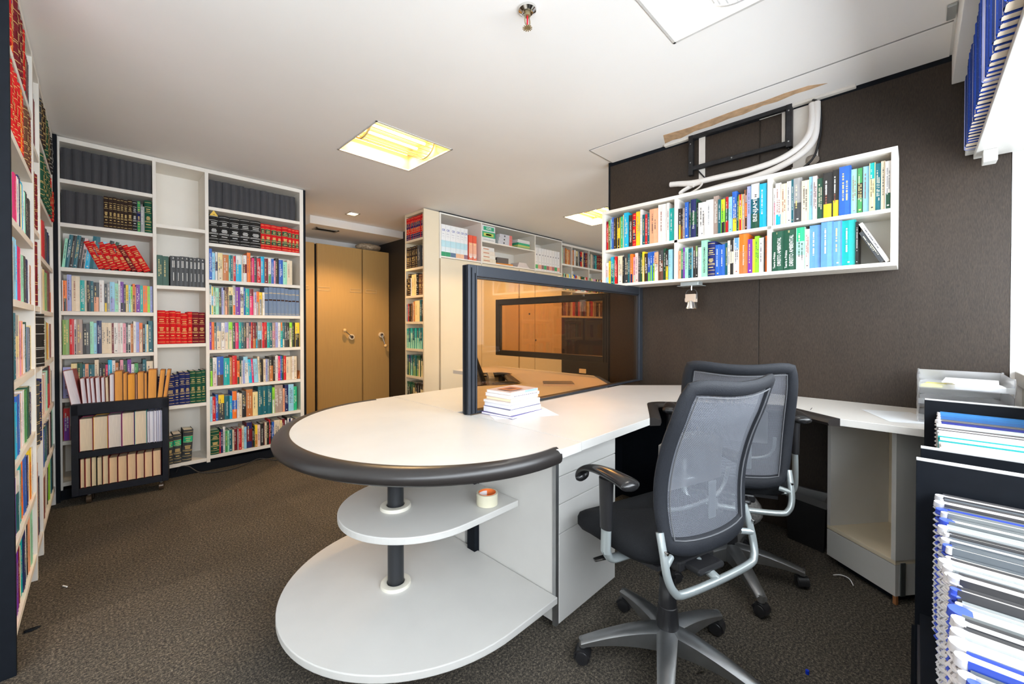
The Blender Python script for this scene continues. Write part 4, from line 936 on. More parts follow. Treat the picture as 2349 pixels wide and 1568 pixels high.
        pp = [(s_ * .262, -.115, arm_h - .002), (s_ * .262, -.08, arm_h + .006), (s_ * .263, 0, arm_h + .010), (s_ * .266, .07, arm_h + .004), (s_ * .266, .115, arm_h - .014), (s_ * .262, .130, arm_h - .036), (s_ * .258, .115, arm_h - .050)]
        MB().tube(pp, lambda q: .037 * max(.05, min(1, q * 9 + .15)) ** .5 * (.80 + .20 * math.cos(q * 5)) * min(1, max(.02, (1.0 - q) * 9)) ** .5, 18, flat=(1, .50)).build('armrest_pad', blackgl, t, smooth=True)
    return t
ch = make_chair('nearer office chair with grey mesh back, left of the pair, in front of the drawers'); ch.location = (1.385, .618, 0); ch.rotation_euler = (0, 0, R(73 - 90)); ch['group'] = 'mesh-back office chairs'
off = Matrix.Rotation(-R(73 - 90), 3, 'Z') @ Vector((-.045, -.03, 0))
for c in ch.children:
    if c.name.startswith('leg'): c.rotation_euler = (0, 0, R(130.6 - 144 + 17))
    if c.name.startswith(('leg', 'column')): c.location = off
cb = make_chair('farther office chair with black mesh back, facing the dark wall corner', .745); cb.location = (2.085, .62, 0); cb.rotation_euler = (0, 0, R(24 - 90)); cb['group'] = 'mesh-back office chairs'
for c in cb.children:
    if c.name.startswith('leg'): c.rotation_euler = (0, 0, R(220 + 66 - 216)); c.location = Matrix.Rotation(-R(24 - 90), 3, 'Z') @ Vector((-.03, -.01, 0))
cc = copy_tree(cb); cc.location = (2.13, 2.18, 0); cc.rotation_euler = (0, 0, R(-38 - 90)); cc['label'] = 'dark office chair at the far desk, seen dimly through the bronze glass'
# ------------------------------------------------------------------ old air-conditioner bracket, pipes and bare plaster on the dark wall
m = MB(); m.box((XR - .006, .381, 2.03), (XR - .0008, .494, HC - .03)); m.box((XR - .006, .494, 2.37), (XR - .0008, 1.0, HC - .022))
m.box((XR - .006, .965, 2.06), (XR - .0008, 1.003, 2.372)); m.box((XR - .006, .532, 2.17), (XR - .0008, .548, 2.372)); m.box((XR - .006, .548, 2.352), (XR - .0008, .66, 2.362)); m.box((XR - .006, .44, 1.995), (XR - .0008, .50, 2.03))
m.build('wall_bare_plaster', plaster, kind='structure')
t = thing('air_conditioner_bracket', 'empty black metal frame of a removed air conditioner high on the dark wall', 'bracket', (XR, .775, 2.15))
worn = mat('worn_black_metal', (.016, .016, .018), .5, .3, noise=.5, nscale=40)
def fr(a, b): return MB().box((a[0] - XR, a[1] - .775, a[2] - 2.15), (b[0] - XR, b[1] - .775, b[2] - 2.15))
fr((XR - .035, .50, 2.352), (XR - .008, 1.055, 2.380)).build('top_rail', worn, t, bevel=.002)
fr((XR - .035, .50, 2.150), (XR - .008, 1.055, 2.176)).build('bottom_rail', worn, t, bevel=.002)
fr((XR - .038, .495, 2.14), (XR - .008, .523, 2.382)).build('upright', worn, t, bevel=.002)
fr((XR - .038, 1.030, 2.12), (XR - .008, 1.058, 2.378)).build('upright', worn, t, bevel=.002)
for y, z in ((.51, 2.17), (.51, 2.34), (1.044, 2.2), (1.044, 2.32), (.8, 2.163)): MB().cyl((-.0385, y - .775, z - 2.15), (-.034, y - .775, z - 2.15), .004, seg=10).build('bolt', alu, t)
MB().cyl((-.02, .225, -.01), (-.004, .19, -.06), .004, seg=8).build('brace', worn, t); MB().cyl((-.02, -.26, -.01), (-.004, -.29, -.05), .004, seg=8).build('brace', worn, t)
p1 = [(XR - .03, .405, 2.34), (XR - .045, .402, 2.25), (XR - .055, .415, 2.17), (XR - .07, .465, 2.105), (XR - .08, .56, 2.062), (XR - .085, .70, 2.045), (XR - .085, .86, 2.047), (XR - .085, 1.0, 2.05), (XR - .085, 1.10, 2.066), (XR - .085, 1.155, 2.074)]
p2 = [(XR - .03, .385, 2.34), (XR - .04, .385, 2.24), (XR - .05, .395, 2.14), (XR - .07, .45, 2.07), (XR - .085, .56, 2.018), (XR - .095, .70, 1.99), (XR - .10, .84, 1.982), (XR - .10, .96, 1.975), (XR - .10, 1.05, 1.975), (XR - .105, 1.075, 1.978)]
t = thing('insulated_pipe', 'white insulated pipe bending down the dark wall, upper of the pair', 'pipe', (XR - .03, .405, 2.34), group='white pipes over the wall shelf')
g = lambda P, o_: [(a - o_[0], b - o_[1], c - o_[2]) for a, b, c in P]
MB().tube(g(p1, p1[0]), .0165, 12).build('insulation', hosem, t, smooth=True); MB().tube(g([(XR - .084, 1.10, 2.062), (XR - .09, 1.04, 2.045), (XR - .095, 1.0, 2.03)], p1[0]), .013, 10).build('cut_end', hosem, t, smooth=True)
t = thing('insulated_pipe', 'white insulated pipe resting on the wall shelf, lower of the pair', 'pipe', (XR - .03, .385, 2.34), group='white pipes over the wall shelf')
MB().tube(g(p2, p2[0]), .0175, 12).build('insulation', hosem, t, smooth=True)
MB().tube(g([(XR - .10, 1.07, 1.985), (XR - .095, 1.085, 2.0), (XR - .09, 1.05, 2.02), (XR - .09, .99, 2.035), (XR - .095, .95, 2.03), (XR - .1, .97, 2.005), (XR - .105, 1.02, 1.985)], p2[0]), .009, 10, closed=True, flat=(1.4, .6)).build('tape_loop', hosem, t, smooth=True)
m = MB().tube([(XR - .02, .42, 2.375), (XR - .03, .375, 2.33), (XR - .02, .368, 2.22), (XR - .02, .375, 2.14), (XR - .02, .40, 2.05), (XR - .03, .46, 1.985), (XR - .025, .36, 1.972), (XR - .02, .30, 1.99)], .006, 8)
tag(m.build('black_cable', blackpl, smooth=True), 'black cable hanging beside the white pipes above the wall shelf', 'cable')
blob('plaster_lump', 'grey-brown lump of filler on bare plaster above the wall shelf', 'lump', (XR - .012, .405, 2.045), (.010, .030, .026), mat('grey_putty', (.28, .24, .20), .9, bump=.6, bscale=60), 3)
# spotlight under the wall shelf
t = thing('spotlight', 'small silver spotlight hanging under the wall shelf', 'spotlight', (2.62, 1.005, 1.42))
MB().box((-.035, -.055, -.022), (.035, .055, 0)).build('box', silver, t, bevel=.002); MB().box((-.05, -.07, -.025), (.05, .07, -.022)).build('plate', silver, t)
MB().cyl((0, 0, -.025), (0, 0, -.05), .006, seg=12).build('stem', chrome, t, smooth=True)
MB().tube([(0, -.033, -.105), (0, -.034, -.07), (0, -.022, -.05), (0, 0, -.044), (0, .022, -.05), (0, .034, -.07), (0, .033, -.09)], .0028, 8).build('wire_loop', mat('dark_steel', (.10, .10, .10), .4, .7), t, smooth=True)
MB().box((-.022, -.030, -.125), (.022, .030, -.075)).build('bracket', mat('tan_metal', (.52, .42, .34), .4), t, bevel=.002)
MB().lathe([(.026, -.118), (.031, -.14), (.040, -.165), (.037, -.165), (.028, -.14), (.02, -.122), (0, -.122)], seg=28).build('reflector', chrome, t, smooth=True)
MB().box((-.01, .031, -.12), (.01, .037, -.10)).build('clip', white, t)
# wall sockets
tag(B((XR + .0005, 1.87, .765), (XR - .006, 1.935, .80)).build('wall_socket', mat('ivory_socket', (.72, .62, .48), .4), bevel=.002), 'small ivory wall socket above the desk behind the bronze glass', 'socket')
# ------------------------------------------------------------------ overhead cabinet along the window with blue volumes
t = thing('overhead_cabinet', 'white overhead cabinet along the window, open front full of blue volumes', 'cabinet', (1.5, -.175, 1.88))
def oc(a, b, n, m_=white, bev=.002): return MB().box((a[0] - 1.5, a[1] + .175, a[2] - 1.88), (b[0] - 1.5, b[1] + .175, b[2] - 1.88)).build(n, m_, t, bevel=bev)
oc((.35, -.64, 1.88), (2.715, -.175, 1.902), 'bottom_board'); oc((2.66, -.64, 1.902), (2.715, -.150, 2.225), 'end_panel'); oc((.35, -.64, 1.902), (.37, -.18, 2.24), 'end_panel'); oc((.37, -.64, 2.225), (2.66, -.18, 2.242), 'top_board')
oc((2.52, -.20, 1.855), (2.60, -.14, 1.8795), 'lift_bracket') if 0 else None
oc((2.60, -.235, 1.83), (2.66, -.195, 1.8795), 'small_bracket')
rnd = random.Random(5); x = 2.64; k = 0
blues = [(.004, .035, .26), (.004, .05, .38), (.005, .03, .20), (.01, .06, .45), (.003, .025, .16)]
while x > .95:
    th = rnd.uniform(.032, .046) if rnd.random() < .85 else rnd.uniform(.055, .065); h = rnd.uniform(.285, .30); c = blues[rnd.randrange(5)] if rnd.random() < .9 else (.35, .40, .75)
    mb = MB(); d = .20; th2 = th - .001
    mb.box((0, 0, 0), (.0035, d, h), c); mb.box((th2 - .0035, 0, 0), (th2, d, h), c)
    xs_ = [th2 * i / 6 for i in range(7)]; ys_ = [-.008 * (1 - (2 * i / 6 - 1) ** 2) for i in range(7)]
    for i in range(6): mb.quad([(xs_[i], ys_[i], 0), (xs_[i + 1], ys_[i + 1], 0), (xs_[i + 1], ys_[i + 1], h), (xs_[i], ys_[i], h)], c)
    for q in range(14):  # pale specks of worn cloth
        zz = rnd.uniform(.01, h - .02); i = rnd.randrange(1, 5); s_ = rnd.uniform(.0006, .0014); xx = (xs_[i] + xs_[i + 1]) / 2; yy = (ys_[i] + ys_[i + 1]) / 2 - .0006
        mb.quad([(xx - s_, yy, zz), (xx + s_, yy, zz), (xx + s_, yy, zz + s_ * 4), (xx - s_, yy, zz + s_ * 4)], (.30, .42, .62))
    o = mb.build('bound_volume', cloth_m, T=Matrix.Translation((x, -.147 - rnd.uniform(0, .006), 1.9035)) @ Matrix.Rotation(math.pi, 4, 'Z'))
    B((.0035, .004 if 0 else -.004, .003), (th2 - .0035, d - .004, h - .004)).build('page_block', mat('aged_pages', (.78, .66, .52), .8, noise=.12, nscale=30, stretch=(60, 1, 1)), o)
    tag(o, f'tall blue cloth volume in the overhead cabinet, {nth(k + 1)} from the dark wall', 'law volume', 'blue volumes in the overhead cabinet'); x -= th; k += 1
# ------------------------------------------------------------------ black rack of notebooks at the bottom right, beside the camera
t = thing('magazine_rack', 'long black rack of notebooks in the bottom right corner', 'rack', (1.4, -.2, 0))
def rk(a, b, n, m_=blackm, bev=.001): return MB().box((a[0] - 1.4, a[1] + .2, a[2]), (b[0] - 1.4, b[1] + .2, b[2])).build(n, m_, t, bevel=bev)
edge = mat('pale_grey_edging', (.58, .58, .58), .5)
for x, zt, y0 in ((2.165, .872, -.025), (1.615, .806, -.012), (1.44, .812, -.003)):
    rk((x, -.34, .05), (x + .02, y0, zt), 'divider_panel'); rk((x - .0005, -.34, zt), (x + .021, y0, zt + .004), 'edge_strip', edge)
rk((.34, -.34, .40), (2.165, -.012, .43), 'shelf'); rk((.34, -.335, .05), (2.165, -.008, .40), 'base', mat('dark_violet_laminate', (.030, .026, .032), .5)); rk((.34, -.345, .43), (2.165, -.335, .66), 'back_panel')
rk((.40, -.30, 0), (2.10, .004, .05), 'plinth'); rk((.32, -.34, .05), (.34, -.012, .60), 'divider_panel')
ringm = mat('white_comb_binding', (.72, .72, .76), .35); bringm = mat('blue_comb_binding', (.05, .10, .62), .35)
pgm = mat('warm_white_pages', (.84, .79, .72), .8, noise=.05, nscale=40, stretch=(80, 1, 1))
x = 1.425; k = 0; rnd = random.Random(12)
def notebook(x, th, h, d, cov, ring, y0, z0, lab, grp, kind='notebook', pm=None, drop=0):
    o = MB().box((0, 0, 0), (.0012, d, h), cov).box((th - .0012, 0, 0), (th, d, h), cov).build(kind, cover_m, T=Matrix.Translation((x, y0, z0)) @ Matrix.Rotation(math.pi, 4, 'Z'))
    MB().box((.0014, .004, .002), (th - .0014, d - .003, h - .004)).build('page_block', pm or pgm, o)
    if ring:
        m = MB(); z = .012; r_ = th * .52
        while z < h - .01:
            m.tube([(th / 2 + r_ * math.cos(a) * .95, -.001 + r_ * .85 * math.sin(a) * 1.0, z) for a in [2 * math.pi * q / 8 for q in range(8)]], .0024, 6, smooth=1, closed=True, flat=(1, 1)); z += .0142
        m.build('comb_binding', ring, o, smooth=True)
        top = MB().tube([(th / 2, -.002, h - .014), (th / 2, -.001, h - .003)], r_ * .9, 12, 0, 1); top.build('comb_end', ring, o, smooth=True)
    return tag(o, lab, {'notebook': 'notebook', 'magazine': 'magazine', 'book': 'book'}[kind], grp)
covs = [((.02, .06, .40), 'blue'), ((.16, .18, .19), 'grey'), ((.05, .05, .055), 'black'), ((.12, .14, .16), 'dark grey'), ((.36, .39, .40), 'light grey')]
while x > .42:
    th = rnd.choice([.016, .020, .024, .028, .034]); cv, cn = covs[rnd.choice([0, 1, 1, 2, 2, 3, 3, 4, 4])]
    h = .300 + rnd.uniform(-.008, .008) + (.012 if x > 1.2 else 0); ring = ringm if rnd.random() < .7 else bringm
    notebook(x, th - .001, h, .21, cv, ring, -.048 - rnd.uniform(0, .006) - .0, .4312, f'{cn}-covered comb-bound notebook in the black rack, {nth(k + 1)} in front of the divider', 'comb-bound notebooks in the black rack'); x -= th; k += 1
# second compartment: magazines and blue notebooks, pages up
x = 2.155; rows = [(.016, .405, (.04, .22, .55), 'notebook'), (.014, .403, (.05, .25, .60), 'notebook'), (.016, .400, (.04, .20, .50), 'notebook'), (.02, .395, (.03, .14, .40), 'notebook'), (.03, .388, (.12, .12, .13), 'notebook'), (.02, .385, (.02, .03, .25), 'notebook'), (.04, .380, (.55, .60, .60), 'magazine'), (.045, .375, (.10, .09, .09), 'magazine'), (.06, .372, (.70, .72, .72), 'magazine'), (.07, .365, (.0, .30, .30), 'magazine'), (.08, .360, (.75, .74, .70), 'magazine'), (.09, .352, (.02, .35, .30), 'magazine')]
names2 = ['bright blue notebook at the back of the rack, touching the rear panel', 'second blue notebook from the rear panel of the black rack', 'third blue notebook from the rear panel of the black rack', 'darker blue notebook before the bright blue ones in the rack', 'black-covered notebook in the middle of the rear rack part', 'navy notebook beside the black-covered one in the rack', 'pale grey magazine before the navy notebook in the rack', 'grey-spined magazine near the middle of the rear rack part', 'white magazine with pale cover in the rear rack part', 'thick teal-covered white page block in the rear rack part', 'thick white page block second from the rack divider', 'thickest white page block with green cover against the rack divider']
for (th, h, cv, kd), lb in zip(rows, names2):
    notebook(x, th - .001, h, .22 if kd == 'notebook' else .25, cv, ringm if kd == 'notebook' else None, -.065 + (0 if kd == 'notebook' else .012), .4312, lb, 'blue and white items in the rear part of the rack', kd, paper if kd == 'magazine' else None); x -= th
# ------------------------------------------------------------------ letter trays on the desk end
def tray(label, z, n=2):
    t = thing('letter_tray', label, 'letter tray', (2.52, -.135, z), 0, 'clear letter trays')
    m = MB(); w, d, hh = .125, .17, .05; th = .003
    out = [(-d, -w), (d * .7, -w), (d, -w * .8), (d, w * .8), (d * .7, w), (-d, w)]
    m.poly([(x, y) for x, y in out], .012, .015)
    prof = [(-d, -w), (d, -w), (d, w), (-d, w)]
    for (x0, y0), (x1, y1) in zip(prof[:3], prof[1:]):
        nx, ny = (y1 - y0), -(x1 - x0); L_ = math.hypot(nx, ny); nx, ny = nx / L_ * th, ny / L_ * th
        m.quad([(x0, y0, .012), (x1, y1, .012), (x1, y1, hh + .012), (x0, y0, hh + .012)]); m.quad([(x0 - nx, y0 - ny, .012), (x0 - nx, y0 - ny, hh + .012), (x1 - nx, y1 - ny, hh + .012), (x1 - nx, y1 - ny, .012)])
    m.quad([(-d, -w, .012), (-d, w, .012), (-d, w, .032), (-d, -w, .032)]); m.quad([(-d + th, -w, .012), (-d + th, -w, .032), (-d + th, w, .032), (-d + th, w, .012)])
    m.quad([(-d, -w, .032), (-d, w, .032), (-d + th, w, .034), (-d + th, -w, .034)])
    m.build('tray', clearp, t)
    for x, y in ((-d + .02, -w), (-d + .02, w), (d - .03, -w), (d - .03, w)): MB().tube([(x, y, -.0), (x, y * 1.02, .03), (x, y, .066)], .0035, 8, smooth=4).build('riser', clearp, t, smooth=True)
    return t
tray('clear letter tray with papers, top of the stack on the right desk end', .885); tray('clear empty letter tray in the middle of the stack on the right desk end', .820); tray('clear letter tray at the bottom of the stack, mostly behind the black rack', .757)
def sheet(name, label, cat, loc, sx, sy, th, rz, m_, grp=None): return tag(B((-sx / 2, -sy / 2, 0), (sx / 2, sy / 2, th)).build(name, m_, T=Matrix.Translation(loc) @ Matrix.Rotation(R(rz), 4, 'Z')), label, cat, grp)
sheet('paper_stack', 'white paper pad in the top letter tray', 'paper', (2.46, -.165, .9005), .20, .13, .018, 6, paper)
sheet('yellow_note', 'yellow paper slip lying left in the top letter tray', 'paper', (2.45, -.055, .9005), .16, .06, .004, -8, mat('yellow_paper', (.85, .80, .22), .7))
sheet('paper', 'white sheet lying over the pad in the top letter tray', 'paper', (2.50, -.16, .9195), .21, .15, .003, -5, paper)
sheet('plan_sheet', 'large translucent white sheet lying on the right desk end', 'paper', (2.43, .045, ZT + .0005), .26, .18, .0006, 24, mat('tracing_paper', (.70, .74, .78), .5))
tag(MB().tube([(2.315, .345, ZT + .004), (2.325, .34, ZT + .012), (2.33, .345, ZT + .004)], .001, 6).build('desk_pin', blackm), 'tiny dark pin standing on the right desk wing', 'pin')
# ------------------------------------------------------------------ books and papers on the near desk
def flat_book(label, cx, cy, z, w, l, th, rz, cov, pages=(.82, .81, .82), spine_front=False):
    """w across, l deep, lying flat"""
    o = MB().box((-w / 2, -l / 2, 0), (w / 2, l / 2, .0010), cov).box((-w / 2, -l / 2, th - .0010), (w / 2, l / 2, th), cov).box((-w / 2, -l / 2, .001), (w / 2, -l / 2 + .001, th - .001), cov if spine_front else pages).build('book', cover_m, T=Matrix.Translation((cx, cy, z)) @ Matrix.Rotation(R(rz), 4, 'Z'))
    MB().box((-w / 2 + .0012, -l / 2 + .0012, .0011), (w / 2 - .0012, l / 2 - .0012, th - .0011)).build('page_block', mat('book_pages_%d' % int(pages[2] * 100), pages, .8, noise=.05, nscale=20, stretch=(1, 1, 90)), o)
    return tag(o, label, 'book', 'book pile on the near desk')
sheet('paper', 'white sheet of paper under the pile of books on the desk', 'paper', (1.34, 1.275, ZT + .0005), .21, .29, .0006, 62, paper)
PB = [('thin white-paged book, lowest in the pile on the desk', .012, (.15, .12, .35), .215, .18), ('thickest white-paged book low in the pile on the desk', .032, (.25, .24, .30), .205, .165), ('white-paged book with blue cover in the middle of the desk pile', .024, (.20, .20, .50), .20, .16), ('slim white book above the blue-covered one in the desk pile', .012, (.70, .70, .70), .205, .16),
    ('cream-paged book in the upper half of the desk pile', .017, (.60, .45, .42), .195, .145), ('white-spined book second from top of the desk pile', .018, (.82, .80, .80), .20, .15), ('book with brown and lilac cover on top of the desk pile', .017, (.62, .48, .42), .19, .145)]
z = ZT + .0012; cx, cy = 1.317, 1.30
PB = [(a, b * .80, c, d, e) for a, b, c, d, e in PB]
for k, (lb, th, cv, l, w) in enumerate(PB):
    rot = 2 + [3, -1, 1, 0, 2, -1, 1][k]
    o = flat_book(lb, cx + [0, 0, .003, -.002, .01, .012, .012][k], cy + [0, 0, .002, 0, .008, .01, .01][k], z, l, w, th - .0006, rot, cv, (.80, .66, .46) if k == 4 else ((.78, .77, .80) if k < 3 else (.82, .80, .78)), k in (5, 6))
    if k == 6:
        m = MB(); m.box((-.09, -.0735, .003), (.0, -.0727, .013), (.80, .62, .72)); m.box((.0, -.0735, .003), (.09, -.0727, .013), (.30, .42, .70)); m.build('spine_print', cover_m, o)
        m = MB(); m.box((-.07, -.05, .0165), (.02, .03, .0168), (.55, .22, .10)); m.box((-.05, -.03, .0168), (.0, .01, .0170), (.20, .08, .05)); m.build('cover_picture', cover_m, o)
    if k == 5:
        m = MB(); xx = -.07
        while xx < .08: ln = rnd.uniform(.006, .014); m.quad([(xx, -.0762, .006), (xx + ln, -.0762, .006), (xx + ln, -.0762, .010), (xx, -.0762, .010)]); xx += ln + .003
        m.build('printed_lines', mat('grey_print', (.25, .22, .26), .6), o)
    z += th
# spiral notebook on the far desk
t = thing('spiral_notebook', 'grey spiral notebook lying on the far desk behind the bronze glass', 'notebook', (2.16, 1.70, ZT + .001), R(-47))
MB().box((-.10, -.07, 0), (.10, .07, .010)).build('pages', mat('notebook_pages', (.62, .50, .48), .8), t); MB().box((-.101, -.071, .010), (.101, .071, .0118)).build('cover', mat('grey_notebook_cover', (.09, .09, .095), .5), t)
m = MB(); [m.tube([(x_ / 100, .071 + .005 * math.cos(a), .006 + .008 * math.sin(a)) for a in [2 * math.pi * q / 6 for q in range(6)]], .0012, 5, smooth=1, closed=True) for x_ in [-9 + i * .95 for i in range(20)]]
m.build('spiral', blackm, t, smooth=True)
# roll of tape on the middle shelf of the peninsula
t = thing('tape_roll', 'roll of clear packing tape with orange core on the peninsula shelf', 'tape roll', (1.075, 1.20, .446))
MB().lathe([(.034, 0), (.042, 0), (.042, .045), (.034, .045), (.034, 0)], seg=40).build('tape', mat('cream_tape', (.70, .66, .50), .25), t, smooth=True)
MB().lathe([(.0335, .0005), (.0339, .0005), (.0339, .0462), (.0335, .0462), (.0335, .0005)], seg=40).build('core', mat('orange_core', (.85, .20, .04), .6), t, smooth=True)
m = MB(); secs = [[(.0332 * math.cos(a), .0332 * math.sin(a), z_) for z_ in (.008, .038)] for a in [R(50 + 6 * i) for i in range(14)]]
for p, q in zip(secs, secs[1:]): m.quad([p[0], p[1], q[1], q[0]])
m.build('core_label', paper, t)
tag(MB().tube([(1.02, .862, .722), (1.022, .858, .705), (1.03, .850, .69)], .0015, 6).build('loose_wire', mat('grey_wire', (.25, .25, .24), .5)), 'short bent wire poking out below the black desk edge', 'wire')
# ------------------------------------------------------------------ bin, wrapped parcel, small things on the floor
t = thing('waste_bin', 'black rectangular waste bin with clear liner beside the open cabinet', 'bin', (2.60, .41, 0), R(0))
Pb = [(-.04, -.095), (.125, -.095), (.125, .085), (.02, .085)]
m = MB(); s1 = [(x * .86, y * .9, 0) for x, y in Pb]; s2 = [(x, y, .255) for x, y in Pb]; s3 = [(x * .94 + .003, y * .94, .255) for x, y in Pb]; s4 = [(x * .8 + .003, y * .84, .01) for x, y in Pb]
m.loft([s1, s2, s3, s4]); m.build('bin', mat('matt_black_bin', (.010, .010, .011), .5), t)
m = MB(); a_ = [(x * 1.03, y * 1.03, .225 + rnd.uniform(-.004, .004)) for x, y in Pb]; b_ = [(x * 1.03, y * 1.03, .260) for x, y in Pb]; c_ = [(x * .93 + .003, y * .92, .257) for x, y in Pb]; d_ = [(x * .80 + .003, y * .8, .13) for x, y in Pb]
m.loft([a_, b_, c_, d_], caps=False); m.build('liner', glass_mat('thin_bin_liner', (.62, .60, .63), .6, .30, .5), t)
# white pattern
blob('bubble_wrap_parcel', 'parcel wrapped in bubble wrap standing under the desk behind the chairs', 'parcel', (2.50, .80, .135), (.10, .21, .134), bubble, 9, .06, rz=R(8))
tag(MB().tube([(2.364, .262, .004), (2.372, .235, .012), (2.360, .205, .014), (2.330, .188, .004)], .0022, 6).build('cable_tie', paper), 'white cable tie lying curved on the carpet', 'cable tie')
tag(MB().cyl((1.637, .247, 0), (1.637, .247, .012), .0055, seg=12).build('bottle_cap', mat('blue_cap', (.0, .03, .5), .4)), 'tiny blue cap on the carpet at the bottom of the picture', 'cap')
tag(MB().loft([[(1.37, .515, .002), (1.385, .49, .016), (1.385, .49, .0152), (1.37, .515, .0012)], [(1.40, .50, .001), (1.415, .475, .012), (1.415, .475, .0112), (1.40, .50, .0002)]]).build('plastic_scrap', bagm), 'small clear plastic scrap on the carpet by the nearer chair', 'scrap')
tag(MB().tube([(-.118, 2.665, .003), (-.105, 2.64, .004)], .003, 6, smooth=1).build('paper_scrap', paper), 'tiny white scrap on the carpet before the left bookcase', 'scrap')
blob('carpet_lint', 'small black lint on the carpet beside the left bookcase', 'lint', (-.185, 2.365, .004), (.022, .010, .004), blackm, 5)
tag(MB().tube([(.40, 3.93, .05), (.42, 3.91, .09), (.47, 3.90, .085), (.53, 3.89, .03), (.62, 3.88, .006), (.75, 3.87, .006), (.86, 3.89, .02), (.95, 3.91, .03), (1.05, 3.86, .006), (1.15, 3.83, .006)], .004, 8).build('floor_cable', blackpl, smooth=True), 'thin black cable lying along the foot of the back bookcase', 'cable')
# ------------------------------------------------------------------ book cart in front of the back bookcase
t = thing('book_cart', 'black wooden book cart on castors in front of the back bookcase', 'cart', (-.127, 3.79, 0), R(-7.8))
W_, D_, Z0, Z1 = .470, .13, .062, .645
def kt(a, b, n, m_=None): return B(a, b).build(n, m_ or mat('blue_black_painted_wood', (.016, .018, .026), .6, spec=.2, noise=.15, nscale=20), t, bevel=.002)
kt((0, 0, Z0), (.032, D_, Z1 - .005), 'side_panel'); kt((W_ - .032, 0, Z0), (W_, D_, Z1 - .005), 'side_panel')
kt((.032, 0, Z0), (W_ - .032, D_, Z0 + .042), 'bottom_board'); kt((.032, 0, .300), (W_ - .032, D_, .338), 'middle_board'); kt((0, 0, .575), (W_, D_ * .35, Z1), 'top_rail'); kt((.0, D_ * .35, .575), (W_, D_, .60), 'top_board'); kt((.032, D_ - .006, Z0 + .042), (W_ - .032, D_, .575), 'back_panel')
for x in (.075, .43):
    for y in (.03, D_ - .03):
        c = MB().tube([(x - .012, y, .026), (x + .012, y, .026)], .026, 20, 0, 1).build('castor', mat('brown_castor', (.09, .06, .04), .25, .3), t, smooth=True)
        MB().cyl((x, y, .045), (x, y, Z0), .010, seg=10).build('castor_stem', alu, c)
CM = Matrix.Translation((-.127, 3.79, 0)) @ Matrix.Rotation(R(-7.8), 4, 'Z')
def cart_book(x, th, z, h, d, cov, pg, lab, lean=0, y0=.008, grp='books with pages outward on the cart'):
    """stands with its page edges facing the room"""
    T = CM @ Matrix.Translation((x, y0, z)) @ Matrix.Rotation(R(lean), 4, 'Y')
    o = MB().box((0, 0, 0), (.0016, d, h), cov).box((th - .0016, 0, 0), (th, d, h), cov).box((.0016, d - .002, 0), (th - .0016, d, h), cov).build('book', cover_m, T=T)
    n = 8; secs = []; mb = MB(); fr_ = [(.0017 + (th - .0034) * i / n, .003 + .0035 * (1 - (2 * i / n - 1) ** 2)) for i in range(n + 1)]
    poly = fr_ + [(th - .0017, d - .0025), (.0017, d - .0025)]; mb.poly(poly, .003, h - .004 - 0)
    mb.build('page_block', mat('pages_%d_%d' % (int(pg[0] * 100), int(pg[2] * 100)), pg, .85, noise=.10, nscale=14, stretch=(70, 70, 1)), o)
    return tag(o, lab, 'book', grp)
crp = (.82, .68, .50); wh = (.78, .77, .82); tan = (.86, .60, .36); org = (.80, .36, .08)
x = .036; n1 = [(.063, (.45, .02, .10)), (.069, (.90, .45, .03)), (.066, (.55, .08, .30)), (.063, (.35, .02, .25)), (.063, (.0, .40, .42))]
for k, (th, cv) in enumerate(n1):
    cart_book(x, th - .003, .340, .212 + .004 * k, .10, cv, crp if k != 2 else (.78, .70, .62), f'{["leftmost", "second", "third", "fourth", "rightmost"][k]} thick cream-paged book on the middle level of the cart'); x += th
for k in range(8):
    th = [.012, .024, .014, .011, .011, .010, .009, .008][k]; cart_book(x, th - .0008, .340, .220, .10, (.30, .32, .55) if k % 2 else (.62, .55, .62), wh, f'{ORD[k]} slim white-paged book from left on the middle level of the cart', 0); x += th - .0002
x = .038; ws = [.024, .030, .028, .028, .032, .046, .050, .048, .044, .046, .048]; cs = [(.30, .02, .03), (.45, .04, .05), (.02, .02, .02), (.05, .04, .03), (.40, .05, .04)] + [(.28, .01, .02)] * 6
for k, (th, cv) in enumerate(zip(ws, cs)):
    th *= .93; cart_book(x, th - .003, .1055, [.188, .188, .190, .185, .188, .172, .172, .178, .172, .176, .178][k], .10, cv, (.84, .66, .42) if k < 5 else tan, f'{ORD[k]} book from left on the bottom level of the cart, tan page edges'); x += th
x = .0; tops = [(.046, .262, wh, -9), (.024, .205, wh, -4), (.018, .205, wh, -3), (.019, .205, wh, -3), (.023, .205, wh, -2), (.019, .205, wh, -1), (.017, .205, crp, -1), (.024, .222, wh, 0), (.040, .240, org, 0), (.022, .225, org, 0), (.038, .215, (.88, .38, .05), 0), (.010, .215, (.75, .45, .30), 0), (.034, .225, org, 0), (.016, .220, org, 0), (.046, .240, org, 1), (.028, .235, org, 5), (.022, .235, org, 7)]
for k, (th, h, pg, ln) in enumerate(tops):
    th *= 1.03; kd = 'white-paged' if pg is wh else ('cream-paged' if pg is crp else 'orange-brown')
    lb = f'{ORD[k] if k < 15 else ["sixteenth", "seventeenth"][k - 15]} book from left on top of the cart, {kd} edges'
    cart_book(x, th - .002, .6015, h, .105, (.35, .08, .08) if pg is wh else (.22, .09, .03), pg, lb, ln, .047 - .0, 'books standing on top of the cart'); x += th
